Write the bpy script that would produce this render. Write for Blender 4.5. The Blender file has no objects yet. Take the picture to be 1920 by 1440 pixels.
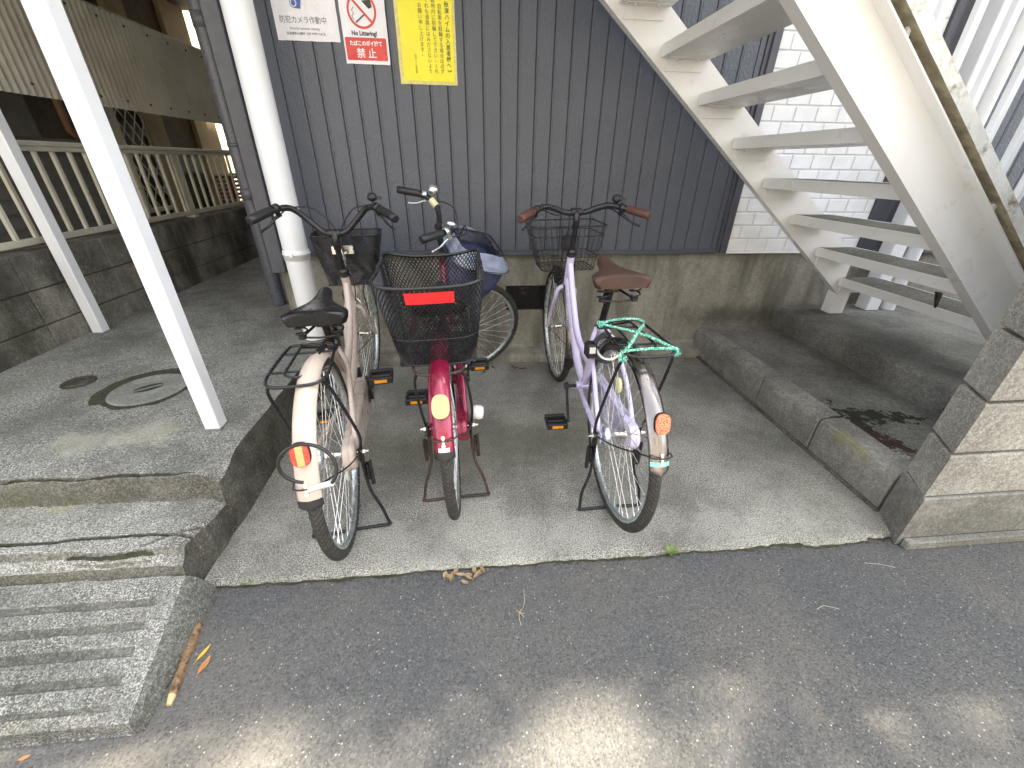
import bpy, math, random
from mathutils import Vector, Matrix, Quaternion, noise as mnoise
random.seed(7)
R = math.radians
PI = math.pi
scn = bpy.context.scene
col = scn.collection
# ---------------------------------------------------------------- camera
cam_d = bpy.data.cameras.new("camera")
cam = bpy.data.objects.new("camera", cam_d)
col.objects.link(cam)
cam_d.sensor_width = 36.0
cam_d.lens = 36.0 * 755.0 / 1920.0
cam_d.clip_start = 0.02
cam_d.clip_end = 500
CR = ((0.9956442, -0.03342958, 0.08703497), (-0.09235671, -0.48140936, 0.87161647), (0.01276168, -0.87585815, -0.48239988))
cam.matrix_world = Matrix(((CR[0][0], -CR[0][1], -CR[0][2], 0), (CR[1][0], -CR[1][1], -CR[1][2], 0), (CR[2][0], -CR[2][1], -CR[2][2], 1.18), (0, 0, 0, 1)))
scn.camera = cam
# ---------------------------------------------------------------- light
SE, SA = 62.0, 55.0
S = Vector((math.cos(R(SE)) * math.sin(R(SA)), math.cos(R(SE)) * math.cos(R(SA)), math.sin(R(SE))))
world = bpy.data.worlds.new("World")
scn.world = world
world.use_nodes = True
wn = world.node_tree
bg = wn.nodes["Background"]
sky = wn.nodes.new("ShaderNodeTexSky")
sky.sky_type = 'NISHITA'
sky.sun_disc = False
sky.sun_elevation = R(SE)
sky.sun_rotation = R(SA)
sky.dust_density = 3.0
sky.air_density = 1.2
hs = wn.nodes.new("ShaderNodeHueSaturation")
hs.inputs["Saturation"].default_value = 0.25
wn.links.new(sky.outputs[0], hs.inputs["Color"])
wn.links.new(hs.outputs[0], bg.inputs[0])
bg.inputs[1].default_value = 0.15
sun_d = bpy.data.lights.new("sun", 'SUN')
sun_d.energy = 4.6
sun_d.angle = R(1.5)
sun_d.color = (1.0, 0.88, 0.68)
sun = bpy.data.objects.new("sun", sun_d)
col.objects.link(sun)
sun.rotation_euler = S.to_track_quat('Z', 'Y').to_euler()
scn.view_settings.view_transform = 'Standard'
scn.view_settings.look = 'None'
scn.view_settings.gamma = 1.0
scn.view_settings.exposure = 2.5
scn.render.engine = 'CYCLES'

# ---------------------------------------------------------------- materials
def new_mat(name):
    m = bpy.data.materials.new(name); m.use_nodes = True
    nt = m.node_tree; b = nt.nodes["Principled BSDF"]
    return m, nt, b
def nd(nt, t, **k):
    n = nt.nodes.new(t)
    for a, v in k.items():
        if a.startswith("i_"):
            n.inputs[a[2:].replace("_", " ")].default_value = v
        else: setattr(n, a, v)
    return n
def rgba(c): return (c[0], c[1], c[2], 1.0)
def coords(nt, world_pos):
    if world_pos:
        return nd(nt, "ShaderNodeNewGeometry").outputs["Position"]
    return nd(nt, "ShaderNodeTexCoord").outputs["Object"]
def noise_n(nt, vec, scale, detail=4, rough=.55, stretch=None):
    if stretch:
        mp = nd(nt, "ShaderNodeMapping"); mp.inputs["Scale"].default_value = stretch
        nt.links.new(vec, mp.inputs[0]); vec = mp.outputs[0]
    n = nd(nt, "ShaderNodeTexNoise"); n.inputs["Scale"].default_value = scale
    n.inputs["Detail"].default_value = detail; n.inputs["Roughness"].default_value = rough
    nt.links.new(vec, n.inputs["Vector"]); return n.outputs["Fac"]
def ramp(nt, fac, a, b, va=0.0, vb=1.0):
    r = nd(nt, "ShaderNodeMapRange"); r.inputs[1].default_value = a; r.inputs[2].default_value = b
    r.inputs[3].default_value = va; r.inputs[4].default_value = vb; r.interpolation_type = 'SMOOTHSTEP'
    nt.links.new(fac, r.inputs[0]); return r.outputs[0]
def mixc(nt, fac, c1, c2, mode='MIX'):
    m = nd(nt, "ShaderNodeMix", data_type='RGBA', blend_type=mode)
    for s, v in ((m.inputs[0], fac), (m.inputs[6], c1), (m.inputs[7], c2)):
        if hasattr(v, "links"): nt.links.new(v, s)
        elif isinstance(v, (int, float)): s.default_value = v
        else: s.default_value = rgba(v)
    return m.outputs[2]
def mth(nt, op, a, b=None):
    m = nd(nt, "ShaderNodeMath", operation=op)
    for s, v in ((m.inputs[0], a), (m.inputs[1], b)):
        if v is None: continue
        if hasattr(v, "links"): nt.links.new(v, s)
        else: s.default_value = v
    return m.outputs[0]
def bump(nt, b, h, strength=.3, dist=.002, prev=None):
    n = nd(nt, "ShaderNodeBump"); n.inputs["Strength"].default_value = strength; n.inputs["Distance"].default_value = dist
    nt.links.new(h, n.inputs["Height"])
    if prev: nt.links.new(prev, n.inputs["Normal"])
    nt.links.new(n.outputs[0], b.inputs["Normal"]); return n.outputs[0]
def M(name, c, rough=.5, metal=0.0, var=.15, vs=12, bmp=.0, bs=300, bd=.001, coat=0.0, c2=None, c2amt=(.6, .75), c2s=20, wp=False, trans=0.0, spec=.5, rvar=.12):
    m, nt, b = new_mat(name); v = coords(nt, wp)
    n1 = noise_n(nt, v, vs, 5)
    f = ramp(nt, n1, .3, .7)
    cc = mixc(nt, f, [x * (1 - var) for x in c], [min(1, x * (1 + var)) for x in c])
    if c2:
        n2 = noise_n(nt, v, c2s, 6, .65)
        cc = mixc(nt, ramp(nt, n2, *c2amt), cc, c2)
    nt.links.new(cc, b.inputs["Base Color"])
    b.inputs["Metallic"].default_value = metal
    nr = noise_n(nt, v, vs * 2.3, 4)
    nt.links.new(ramp(nt, nr, .25, .75, max(0.02, rough - rvar), min(1, rough + rvar)), b.inputs["Roughness"])
    b.inputs["Coat Weight"].default_value = coat; b.inputs["Coat Roughness"].default_value = .12
    b.inputs["Transmission Weight"].default_value = trans
    b.inputs["Specular IOR Level"].default_value = spec
    if bmp: bump(nt, b, noise_n(nt, v, bs, 3), bmp, bd)
    return m
def concrete(name, base, speck, dark, sp=(.5, .66), moss=0.0, blotch=2.2, wp=True, grain=90, bstr=.6, extra=None, streak=None, tint=None, bd=.004, amt=1.0, lumk=1.0):
    m, nt, b = new_mat(name); v = coords(nt, wp)
    big = noise_n(nt, v, blotch, 6, .6)
    fine = noise_n(nt, v, grain, 4, .75)
    mid = noise_n(nt, v, grain * .22, 5, .7)
    c = mixc(nt, ramp(nt, big, .36, .66), dark, base)
    c = mixc(nt, mth(nt, 'MULTIPLY', ramp(nt, mid, .42, .64), .5), c, [x * .62 for x in base])
    s = mth(nt, 'MULTIPLY', ramp(nt, fine, *sp), mth(nt, 'MULTIPLY', ramp(nt, noise_n(nt, v, blotch * 2.1, 5, .7), .40, .62, .25, 1.0), amt))
    lum = mth(nt, 'MULTIPLY', ramp(nt, fine, .36, .64, .58, 1.45), ramp(nt, noise_n(nt, v, grain * .42, 3, .6), .36, .64, .68, 1.28))
    lum = mth(nt, 'ADD', mth(nt, 'MULTIPLY', lum, lumk), 1 - lumk)
    vm = nd(nt, "ShaderNodeVectorMath", operation='SCALE'); nt.links.new(c, vm.inputs[0]); nt.links.new(lum, vm.inputs["Scale"]); c = vm.outputs[0]
    c = mixc(nt, mth(nt, 'MULTIPLY', s, .8), c, speck)
    pits = ramp(nt, noise_n(nt, v, grain * 1.3, 2, .5), .30, .40, 1, 0)
    c = mixc(nt, mth(nt, 'MULTIPLY', pits, .55), c, [x * .25 for x in base])
    if streak:
        st = ramp(nt, noise_n(nt, v, 1.0, 5, .6, stretch=streak), .42, .66)
        c = mixc(nt, mth(nt, 'MULTIPLY', st, .75), c, tint or dark)
    if moss:
        mo = ramp(nt, noise_n(nt, v, 1.7, 6, .65), .52, .70)
        c = mixc(nt, mth(nt, 'MULTIPLY', mo, moss), c, (.085, .095, .035))
    if extra: c = extra(nt, v, c)
    nt.links.new(c, b.inputs["Base Color"]); b.inputs["Roughness"].default_value = .9
    b.inputs["Specular IOR Level"].default_value = .25
    h1 = mth(nt, 'ADD', mth(nt, 'MULTIPLY', mid, .5), fine)
    bump(nt, b, h1, bstr, bd)
    return m
def blob(nt, v, cx, cy, rx, ry, ang=0, soft=.35, ns=9, na=.55, cz=None, axis='z', rz=1e3):
    """irregular stain mask centred at a world point"""
    mp = nd(nt, "ShaderNodeMapping", vector_type='TEXTURE')
    if axis == 'z':
        mp.inputs["Location"].default_value = (cx, cy, cz or 0); mp.inputs["Rotation"].default_value = (0, 0, R(ang)); mp.inputs["Scale"].default_value = (rx, ry, rz)
    elif axis == 'y':
        mp.inputs["Location"].default_value = (cx, 0, cy); mp.inputs["Scale"].default_value = (rx, 1e3, ry)
    else:
        mp.inputs["Location"].default_value = (0, cx, cy); mp.inputs["Scale"].default_value = (1e3, rx, ry)
    nt.links.new(v, mp.inputs[0])
    ln = nd(nt, "ShaderNodeVectorMath", operation='LENGTH'); nt.links.new(mp.outputs[0], ln.inputs[0])
    d = mth(nt, 'ADD', ln.outputs["Value"], ramp(nt, noise_n(nt, v, ns, 9, .7), .34, .66, -na * 1.6, na * 1.6))
    return ramp(nt, d, 1 - soft, 1.0, 1, 0)

def step_extra(nt, v, c):
    m2 = blob(nt, v, 1.64, 1.22, .05, .26, 0, .3, 22, .35)
    c = mixc(nt, mth(nt, 'MULTIPLY', m2, .6), c, (.34, .35, .30))
    mx = blob(nt, v, 1.585, 1.22, .03, .2, 0, .5, 14, .25)
    c = mixc(nt, mth(nt, 'MULTIPLY', mx, .8), c, (.22, .20, .07))
    mk = blob(nt, v, 1.675, 1.31, .045, .15, -4, .10, 20, .55)
    c = mixc(nt, mth(nt, 'MULTIPLY', mk, .95), c, (.018, .018, .012))
    mk3 = blob(nt, v, 1.82, 1.385, .20, .052, -12, .10, 20, .55)
    c = mixc(nt, mth(nt, 'MULTIPLY', mk3, .93), c, (.018, .018, .012))
    mk2 = blob(nt, v, 1.715, 1.20, .030, .075, 8, .10, 24, .55)
    c = mixc(nt, mth(nt, 'MULTIPLY', mk2, .92), c, (.032, .012, .010))
    return c
def plat_extra(nt, v, c):
    g = blob(nt, v, -1.38, 1.12, .12, .035, 0, .6, 11, .25)
    c = mixc(nt, mth(nt, 'MULTIPLY', g, .4), c, (.27, .27, .13))
    w = blob(nt, v, -1.35, 1.36, .30, .13, 0, .8, 6, .3)
    c = mixc(nt, mth(nt, 'MULTIPLY', w, .45), c, (.42, .42, .33))
    return c
MAT = {}
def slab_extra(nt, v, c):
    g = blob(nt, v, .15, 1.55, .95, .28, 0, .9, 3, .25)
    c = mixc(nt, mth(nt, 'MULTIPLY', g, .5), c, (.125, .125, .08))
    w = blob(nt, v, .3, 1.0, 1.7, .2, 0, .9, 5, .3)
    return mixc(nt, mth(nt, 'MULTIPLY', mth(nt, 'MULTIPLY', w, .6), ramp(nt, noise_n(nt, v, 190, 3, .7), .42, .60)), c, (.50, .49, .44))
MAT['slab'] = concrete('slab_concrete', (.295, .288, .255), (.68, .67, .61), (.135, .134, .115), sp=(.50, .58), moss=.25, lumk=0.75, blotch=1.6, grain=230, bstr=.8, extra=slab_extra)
MAT['plat'] = concrete('platform_concrete', (.245, .243, .222), (.62, .62, .57), (.110, .109, .097), sp=(.48, .61), moss=.2, lumk=0.8, blotch=1.8, grain=220, bstr=.9, extra=plat_extra)
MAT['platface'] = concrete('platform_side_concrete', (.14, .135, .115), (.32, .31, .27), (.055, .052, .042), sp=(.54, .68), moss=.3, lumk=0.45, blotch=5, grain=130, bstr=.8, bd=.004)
MAT['ramp'] = concrete('ramp_concrete', (.20, .20, .185), (.60, .60, .55), (.115, .118, .105), sp=(.50, .60), moss=.08, lumk=0.85, blotch=5, grain=230, bstr=.8)
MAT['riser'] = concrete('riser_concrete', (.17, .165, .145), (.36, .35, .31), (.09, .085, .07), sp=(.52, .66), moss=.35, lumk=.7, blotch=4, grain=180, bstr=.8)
MAT['rampgroove'] = concrete('ramp_groove_concrete', (.145, .147, .132), (.36, .36, .32), (.085, .087, .076), sp=(.54, .66), moss=.1, lumk=0.7, blotch=5, grain=200, bstr=.8)
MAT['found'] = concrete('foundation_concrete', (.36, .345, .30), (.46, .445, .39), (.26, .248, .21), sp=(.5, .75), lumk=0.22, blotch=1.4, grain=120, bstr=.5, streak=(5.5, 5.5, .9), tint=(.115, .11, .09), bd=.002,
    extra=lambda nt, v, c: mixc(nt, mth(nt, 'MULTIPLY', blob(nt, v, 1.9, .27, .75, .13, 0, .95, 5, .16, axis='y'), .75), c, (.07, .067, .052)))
MAT['step'] = concrete('step_concrete', (.215, .21, .188), (.34, .335, .30), (.105, .102, .09), sp=(.5, .72), moss=.15, lumk=0.35, blotch=3, grain=110, bstr=.5, extra=step_extra, bd=.003)
MAT['kerb'] = concrete('kerb_concrete', (.27, .265, .238), (.38, .375, .34), (.16, .155, .135), sp=(.5, .72), moss=.15, lumk=0.35, blotch=4, grain=120, bstr=.4, bd=.002, extra=lambda nt, v, c: mixc(nt, mth(nt, 'MULTIPLY', blob(nt, v, 1.55, 1.2, .05, .17, 0, .7, 14, .3, cz=.172, rz=.045), .6), c, (.21, .20, .08)))
MAT['block'] = concrete('block_face', (.40, .388, .345), (.56, .545, .49), (.27, .26, .23), sp=(.44, .66), lumk=0.42, blotch=4, grain=150, bstr=.9, bd=.004, moss=.1)
MAT['oldblock'] = concrete('weathered_block', (.30, .29, .25), (.42, .41, .36), (.09, .086, .07), sp=(.5, .75), moss=.3, lumk=0.35, blotch=2.6, grain=110, bstr=.6, streak=(4, 4, 1.2), tint=(.04, .04, .032))
MAT['cover'] = concrete('cover_concrete', (.25, .255, .23), (.34, .34, .31), (.18, .185, .165), sp=(.5, .8), lumk=0.4, blotch=9, grain=140, bstr=.3)
MAT['mortar'] = concrete('tread_mortar', (.125, .12, .10), (.22, .21, .17), (.07, .07, .055), lumk=0.5, blotch=4, grain=120, bstr=.6)
def asphalt():
    m, nt, b = new_mat('asphalt'); v = coords(nt, True)
    vo = nd(nt, "ShaderNodeTexVoronoi"); vo.inputs["Scale"].default_value = 210; nt.links.new(v, vo.inputs["Vector"])
    sep = nd(nt, "ShaderNodeSeparateColor"); nt.links.new(vo.outputs["Color"], sep.inputs[0])
    big = noise_n(nt, v, 1.3, 6, .6)
    c = mixc(nt, ramp(nt, big, .38, .66), (.080, .083, .086), (.118, .114, .105))
    c = mixc(nt, ramp(nt, sep.outputs[0], .55, 1.0, 0, .6), c, (.16, .155, .145))
    c = mixc(nt, ramp(nt, sep.outputs[1], 0, .4, .55, 0), c, (.035, .035, .037))
    v2 = nd(nt, "ShaderNodeTexVoronoi"); v2.inputs["Scale"].default_value = 120; nt.links.new(v, v2.inputs["Vector"])
    s2 = nd(nt, "ShaderNodeSeparateColor"); nt.links.new(v2.outputs["Color"], s2.inputs[0])
    pick = mth(nt, 'MULTIPLY', ramp(nt, s2.outputs[0], .93, .95), ramp(nt, v2.outputs["Distance"], .18, .30, 1, 0))
    c = mixc(nt, pick, c, (.36, .35, .32))
    dust = ramp(nt, noise_n(nt, v, 60, 6, .8), .56, .72, 0, .4)
    c = mixc(nt, dust, c, (.21, .195, .165))
    nt.links.new(c, b.inputs["Base Color"])
    b.inputs["Roughness"].default_value = .85; b.inputs["Specular IOR Level"].default_value = .35
    h = mth(nt, 'ADD', mth(nt, 'MULTIPLY', vo.outputs["Distance"], -1.0), mth(nt, 'MULTIPLY', noise_n(nt, v, 130, 3, .6), 1.2))
    bump(nt, b, h, .6, .004)
    return m
MAT['asphalt'] = asphalt()
def siding():
    m, nt, b = new_mat('dark_siding'); v = coords(nt, True)
    c = mixc(nt, ramp(nt, noise_n(nt, v, 1.5, 4), .3, .7), (.076, .086, .112), (.088, .098, .125))
    nt.links.new(c, b.inputs["Base Color"])
    b.inputs["Roughness"].default_value = .40; b.inputs["Specular IOR Level"].default_value = .55
    h = noise_n(nt, v, 85, 3, .6, stretch=(1, 1, .7))
    bump(nt, b, ramp(nt, h, .35, .65), .55, .0022)
    return m
MAT['siding'] = siding()
MAT['trim'] = M('dark_trim', (.07, .074, .092), .42, var=.08, wp=True)
MAT['groove'] = M('groove_dark', (.03, .032, .04), .6, wp=True)
MAT['brickw'] = M('white_brick_siding', (.82, .83, .84), .6, var=.05, bmp=.35, bs=220, bd=.002, wp=True)
MAT['brickj'] = M('white_joint', (.72, .73, .74), .7, var=.04, wp=True)
MAT['white'] = M('white_paint', (.78, .79, .80), .42, var=.04, vs=6, wp=True, c2=(.5, .48, .42), c2amt=(.70, .82), c2s=14, bmp=.15, bs=120)
MAT['post'] = M('post_paint', (.80, .82, .85), .4, var=.03, vs=4, wp=True, bmp=.12, bs=90, c2=(.45, .42, .34), c2amt=(.74, .80), c2s=40)
def stairmat():
    m, nt, b = new_mat('cream_stair_paint'); v = coords(nt, True)
    c = mixc(nt, ramp(nt, noise_n(nt, v, 3, 5), .3, .7), (.80, .785, .755), (.85, .84, .82))
    c = mixc(nt, mth(nt, 'MULTIPLY', ramp(nt, noise_n(nt, v, 7, 6, .7), .60, .74), .55), c, (.60, .50, .32))
    nt.links.new(c, b.inputs["Base Color"])
    nt.links.new(ramp(nt, noise_n(nt, v, 9, 3), .3, .7, .26, .5), b.inputs["Roughness"])
    bump(nt, b, noise_n(nt, v, 160, 3, .6), .22, .0012)
    return m
MAT['stair'] = stairmat()
MAT['railw'] = M('weathered_white', (.66, .66, .61), .7, var=.12, vs=16, wp=True, c2=(.22, .18, .10), c2amt=(.52, .70), c2s=11, bmp=.6, bs=60, bd=.004)
MAT['railbrown'] = M('brown_underside', (.36, .31, .21), .85, var=.3, vs=20, wp=True, c2=(.13, .10, .06), c2amt=(.55, .72), c2s=18, bmp=.6, bs=70, bd=.004)  # darker brown tone for the underside faces of the bottom rail
MAT['fence'] = M('aged_fence_paint', (.52, .50, .42), .55, var=.1, vs=7, wp=True, c2=(.2, .18, .13), c2amt=(.6, .78), c2s=22)
MAT['graypipe'] = M('gray_pipe', (.10, .108, .135), .33, var=.06, wp=True)
MAT['corr'] = M('corrugated_sheet', (.56, .54, .47), .45, var=.1, vs=3, wp=True, c2=(.3, .27, .2), c2amt=(.5, .9), c2s=5)
MAT['beige'] = M('beige_render', (.30, .235, .14), .9, var=.1, wp=True, bmp=.5, bs=60, bd=.004)
MAT['pipeo'] = M('terracotta_pipe', (.24, .13, .07), .6, var=.1, wp=True)
MAT['brownw'] = M('brown_wall', (.10, .08, .058), .9, var=.15, wp=True)
MAT['graysid'] = M('gray_lap_siding', (.17, .165, .15), .7, var=.08, wp=True)
MAT['glass'] = M('dark_glass', (.035, .042, .038), .12, var=.2, vs=3, wp=True)
MAT['render'] = M('pale_render', (.62, .57, .48), .9, var=.06, wp=True)
MAT['farwall'] = M('rough_bright_wall', (.78, .68, .46), .9, var=.1, vs=25, wp=True, c2=(.16, .12, .06), c2amt=(.52, .62), c2s=28)
MAT['redbrick'] = M('red_screen_brick', (.16, .05, .035), .85, var=.2, wp=True)
MAT['iron'] = M('cast_iron', (.075, .07, .055), .6, metal=.3, var=.3, vs=30, wp=True, bmp=.4, bs=150)
MAT['dirt'] = M('mossy_dirt', (.035, .037, .02), .95, var=.4, vs=40, wp=True, bmp=.8, bs=120, bd=.004)
MAT['wood'] = M('split_wood', (.20, .125, .065), .8, var=.45, vs=60, c2=(.06, .04, .025), c2amt=(.5, .65), c2s=70, bmp=.6, bs=200)
MAT['woodend'] = M('pale_wood_end', (.55, .42, .22), .8, var=.2)
MAT['leafy'] = M('yellow_leaf', (.55, .34, .03), .6, var=.2, vs=40)
MAT['leafo'] = M('orange_leaf', (.42, .19, .07), .5, var=.25, vs=40)
MAT['leafd'] = M('dry_leaf', (.36, .25, .14), .8, var=.3, vs=30)
MAT['leafr'] = M('brown_leaf', (.11, .045, .03), .8, var=.3, vs=30)
MAT['straw'] = M('straw', (.5, .43, .3), .8, var=.15)
MAT['green'] = M('weed_green', (.16, .24, .05), .6, var=.25, vs=60)
MAT['foliage'] = M('tree_leaf', (.05, .085, .025), .6, var=.3, vs=3)
MAT['bark'] = M('bark', (.12, .09, .06), .9, var=.3, vs=20, bmp=.8, bs=40)
MAT['pebble'] = M('pale_pebble', (.5, .47, .42), .7, var=.2)
MAT['paper'] = M('laminated_paper', (.76, .76, .82), .28, var=.04, vs=7, wp=True, bmp=.25, bs=12, bd=.004)
MAT['yellow'] = M('yellow_sheet', (.83, .74, .02), .35, var=.05, vs=6, wp=True, bmp=.25, bs=12, bd=.003)
MAT['lam'] = M('laminate_edge', (.62, .56, .20), .3, var=.1, vs=50, wp=True)
MAT['ink'] = M('black_print', (.03, .03, .035), .5, var=.05)
MAT['inkg'] = M('gray_print', (.10, .10, .13), .5, var=.05)
MAT['redp'] = M('red_print', (.62, .045, .04), .35, var=.12, vs=8, wp=True)
MAT['bluep'] = M('blue_print', (.06, .12, .42), .4, var=.05)
MAT['whitep'] = M('white_print', (.85, .85, .85), .4, var=.02)
# bicycle materials
MAT['rubber'] = M('tyre_rubber', (.055, .052, .048), .8, var=.3, vs=18, bmp=.3, bs=400, bd=.0008, c2=(.085, .08, .072), c2amt=(.56, .76), c2s=14)
def tyre_tread(m):
    nt = m.node_tree; bs_ = nt.nodes["Principled BSDF"]; tc = nd(nt, "ShaderNodeTexCoord"); sx = nd(nt, "ShaderNodeSeparateXYZ"); nt.links.new(tc.outputs["Object"], sx.inputs[0])
    an = mth(nt, 'ARCTAN2', sx.outputs[2], sx.outputs[0]); ph = mth(nt, 'ADD', mth(nt, 'MULTIPLY', an, 128), mth(nt, 'MULTIPLY', mth(nt, 'ABSOLUTE', sx.outputs[1]), 420))
    s1 = ramp(nt, mth(nt, 'SINE', ph), -.3, .3); gr = ramp(nt, mth(nt, 'ABSOLUTE', mth(nt, 'SUBTRACT', mth(nt, 'ABSOLUTE', sx.outputs[1]), .006)), .0004, .0012)
    h = mth(nt, 'MULTIPLY', s1, gr)
    old = bs_.inputs["Base Color"].links[0].from_socket
    nt.links.new(mixc(nt, mth(nt, 'MULTIPLY', mth(nt, 'SUBTRACT', 1.0, h), .55), old, (.012, .011, .010)), bs_.inputs["Base Color"])
    bump(nt, bs_, h, .9, .002)
tyre_tread(MAT['rubber'])
MAT['alu'] = M('brushed_rim', (.62, .68, .70), .30, metal=.85, var=.06, vs=10)
MAT['chrome'] = M('chrome', (.75, .74, .70), .22, metal=1, var=.1, vs=30, c2=(.35, .22, .12), c2amt=(.66, .75), c2s=60)
MAT['spoke'] = M('spoke_steel', (.72, .72, .70), .3, metal=.7, var=.05)
MAT['black'] = M('black_enamel', (.014, .014, .016), .32, var=.2, vs=20, c2=(.08, .045, .03), c2amt=(.66, .78), c2s=45)
MAT['blackp'] = M('black_plastic', (.018, .018, .02), .42, var=.2, vs=20)
MAT['rusty'] = M('rusty_black', (.035, .026, .022), .6, var=.4, vs=40, c2=(.13, .055, .03), c2amt=(.5, .64), c2s=50, bmp=.3, bs=200)
MAT['beigep'] = M('beige_frame_paint', (.50, .415, .365), .32, var=.04, coat=.4, c2=(.33, .25, .20), c2amt=(.70, .8), c2s=35)
MAT['beigef'] = M('beige_fender_paint', (.57, .47, .395), .38, var=.05, coat=.2, c2=(.30, .22, .16), c2amt=(.71, .76), c2s=40)
MAT['lilac'] = M('lilac_paint', (.68, .62, .86), .25, var=.04, coat=.6)
MAT['redpaint'] = M('dark_red_paint', (.27, .008, .045), .22, metal=.35, var=.12, coat=.8)
MAT['steel'] = M('stainless_fender', (.27, .245, .235), .24, metal=1, var=.12, vs=9, c2=(.25, .16, .10), c2amt=(.6, .74), c2s=12)
MAT['sadblack'] = M('black_vinyl', (.007, .007, .008), .25, var=.2, bmp=.1, bs=500)
MAT['sadbrown'] = M('brown_vinyl', (.060, .029, .022), .5, var=.1, vs=14, bmp=.15, bs=350)
MAT['gripbrown'] = M('brown_grip', (.095, .040, .030), .5, var=.15, bmp=.2, bs=300)
MAT['orange'] = M('amber_reflector', (.85, .33, .015), .25, var=.1, bmp=.6, bs=350, bd=.002)
MAT['peach'] = M('faded_reflector', (.80, .47, .18), .3, var=.08, vs=25, coat=.5)
def reflector_mat(name, c, c2):
    m, nt, b = new_mat(name); v = coords(nt, False)
    vo = nd(nt, "ShaderNodeTexVoronoi"); vo.inputs["Scale"].default_value = 260; nt.links.new(v, vo.inputs["Vector"])
    nt.links.new(mixc(nt, ramp(nt, vo.outputs["Distance"], .25, .6), c, c2), b.inputs["Base Color"])
    b.inputs["Roughness"].default_value = .2; b.inputs["Coat Weight"].default_value = .6
    bump(nt, b, vo.outputs["Distance"], .6, .002)
    return m
MAT['refred'] = reflector_mat('red_reflector', (.50, .02, .015), (.75, .10, .06))
MAT['reforange'] = reflector_mat('orange_red_reflector', (.55, .07, .03), (.90, .30, .16))
MAT['redplate'] = M('red_plate', (.70, .025, .03), .4, var=.06)
MAT['cream'] = M('cream_plastic', (.70, .68, .42), .4, var=.1)
MAT['clear'] = M('clear_reflector', (.70, .71, .68), .2, var=.1, bmp=.5, bs=300)
MAT['whitepl'] = M('white_plastic', (.78, .78, .76), .35, var=.04)
MAT['silver'] = M('silver_bell', (.78, .77, .74), .2, metal=.9, var=.08)
MAT['navy'] = M('navy_nylon', (.050, .058, .135), .6, var=.2, vs=9, bmp=.4, bs=60, bd=.003, c2=(.12, .13, .25), c2amt=(.52, .72), c2s=9)
MAT['paleblue'] = M('faded_nylon', (.26, .30, .42), .6, var=.2, vs=9, bmp=.4, bs=50, bd=.004, c2=(.40, .44, .52), c2amt=(.5, .65), c2s=10)
MAT['rope'] = M('green_twine', (.02, .47, .28), .6, var=.3, vs=90, c2=(.62, .82, .76), c2amt=(.48, .56), c2s=170)
MAT['cyan'] = M('mint_tape', (.30, .78, .66), .4, var=.06)
MAT['gold'] = M('yellow_chain', (.42, .28, .05), .4, metal=.6, var=.3, vs=60)
MAT['sticker'] = M('pale_sticker', (.55, .66, .66), .35, var=.1, vs=30)

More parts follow.
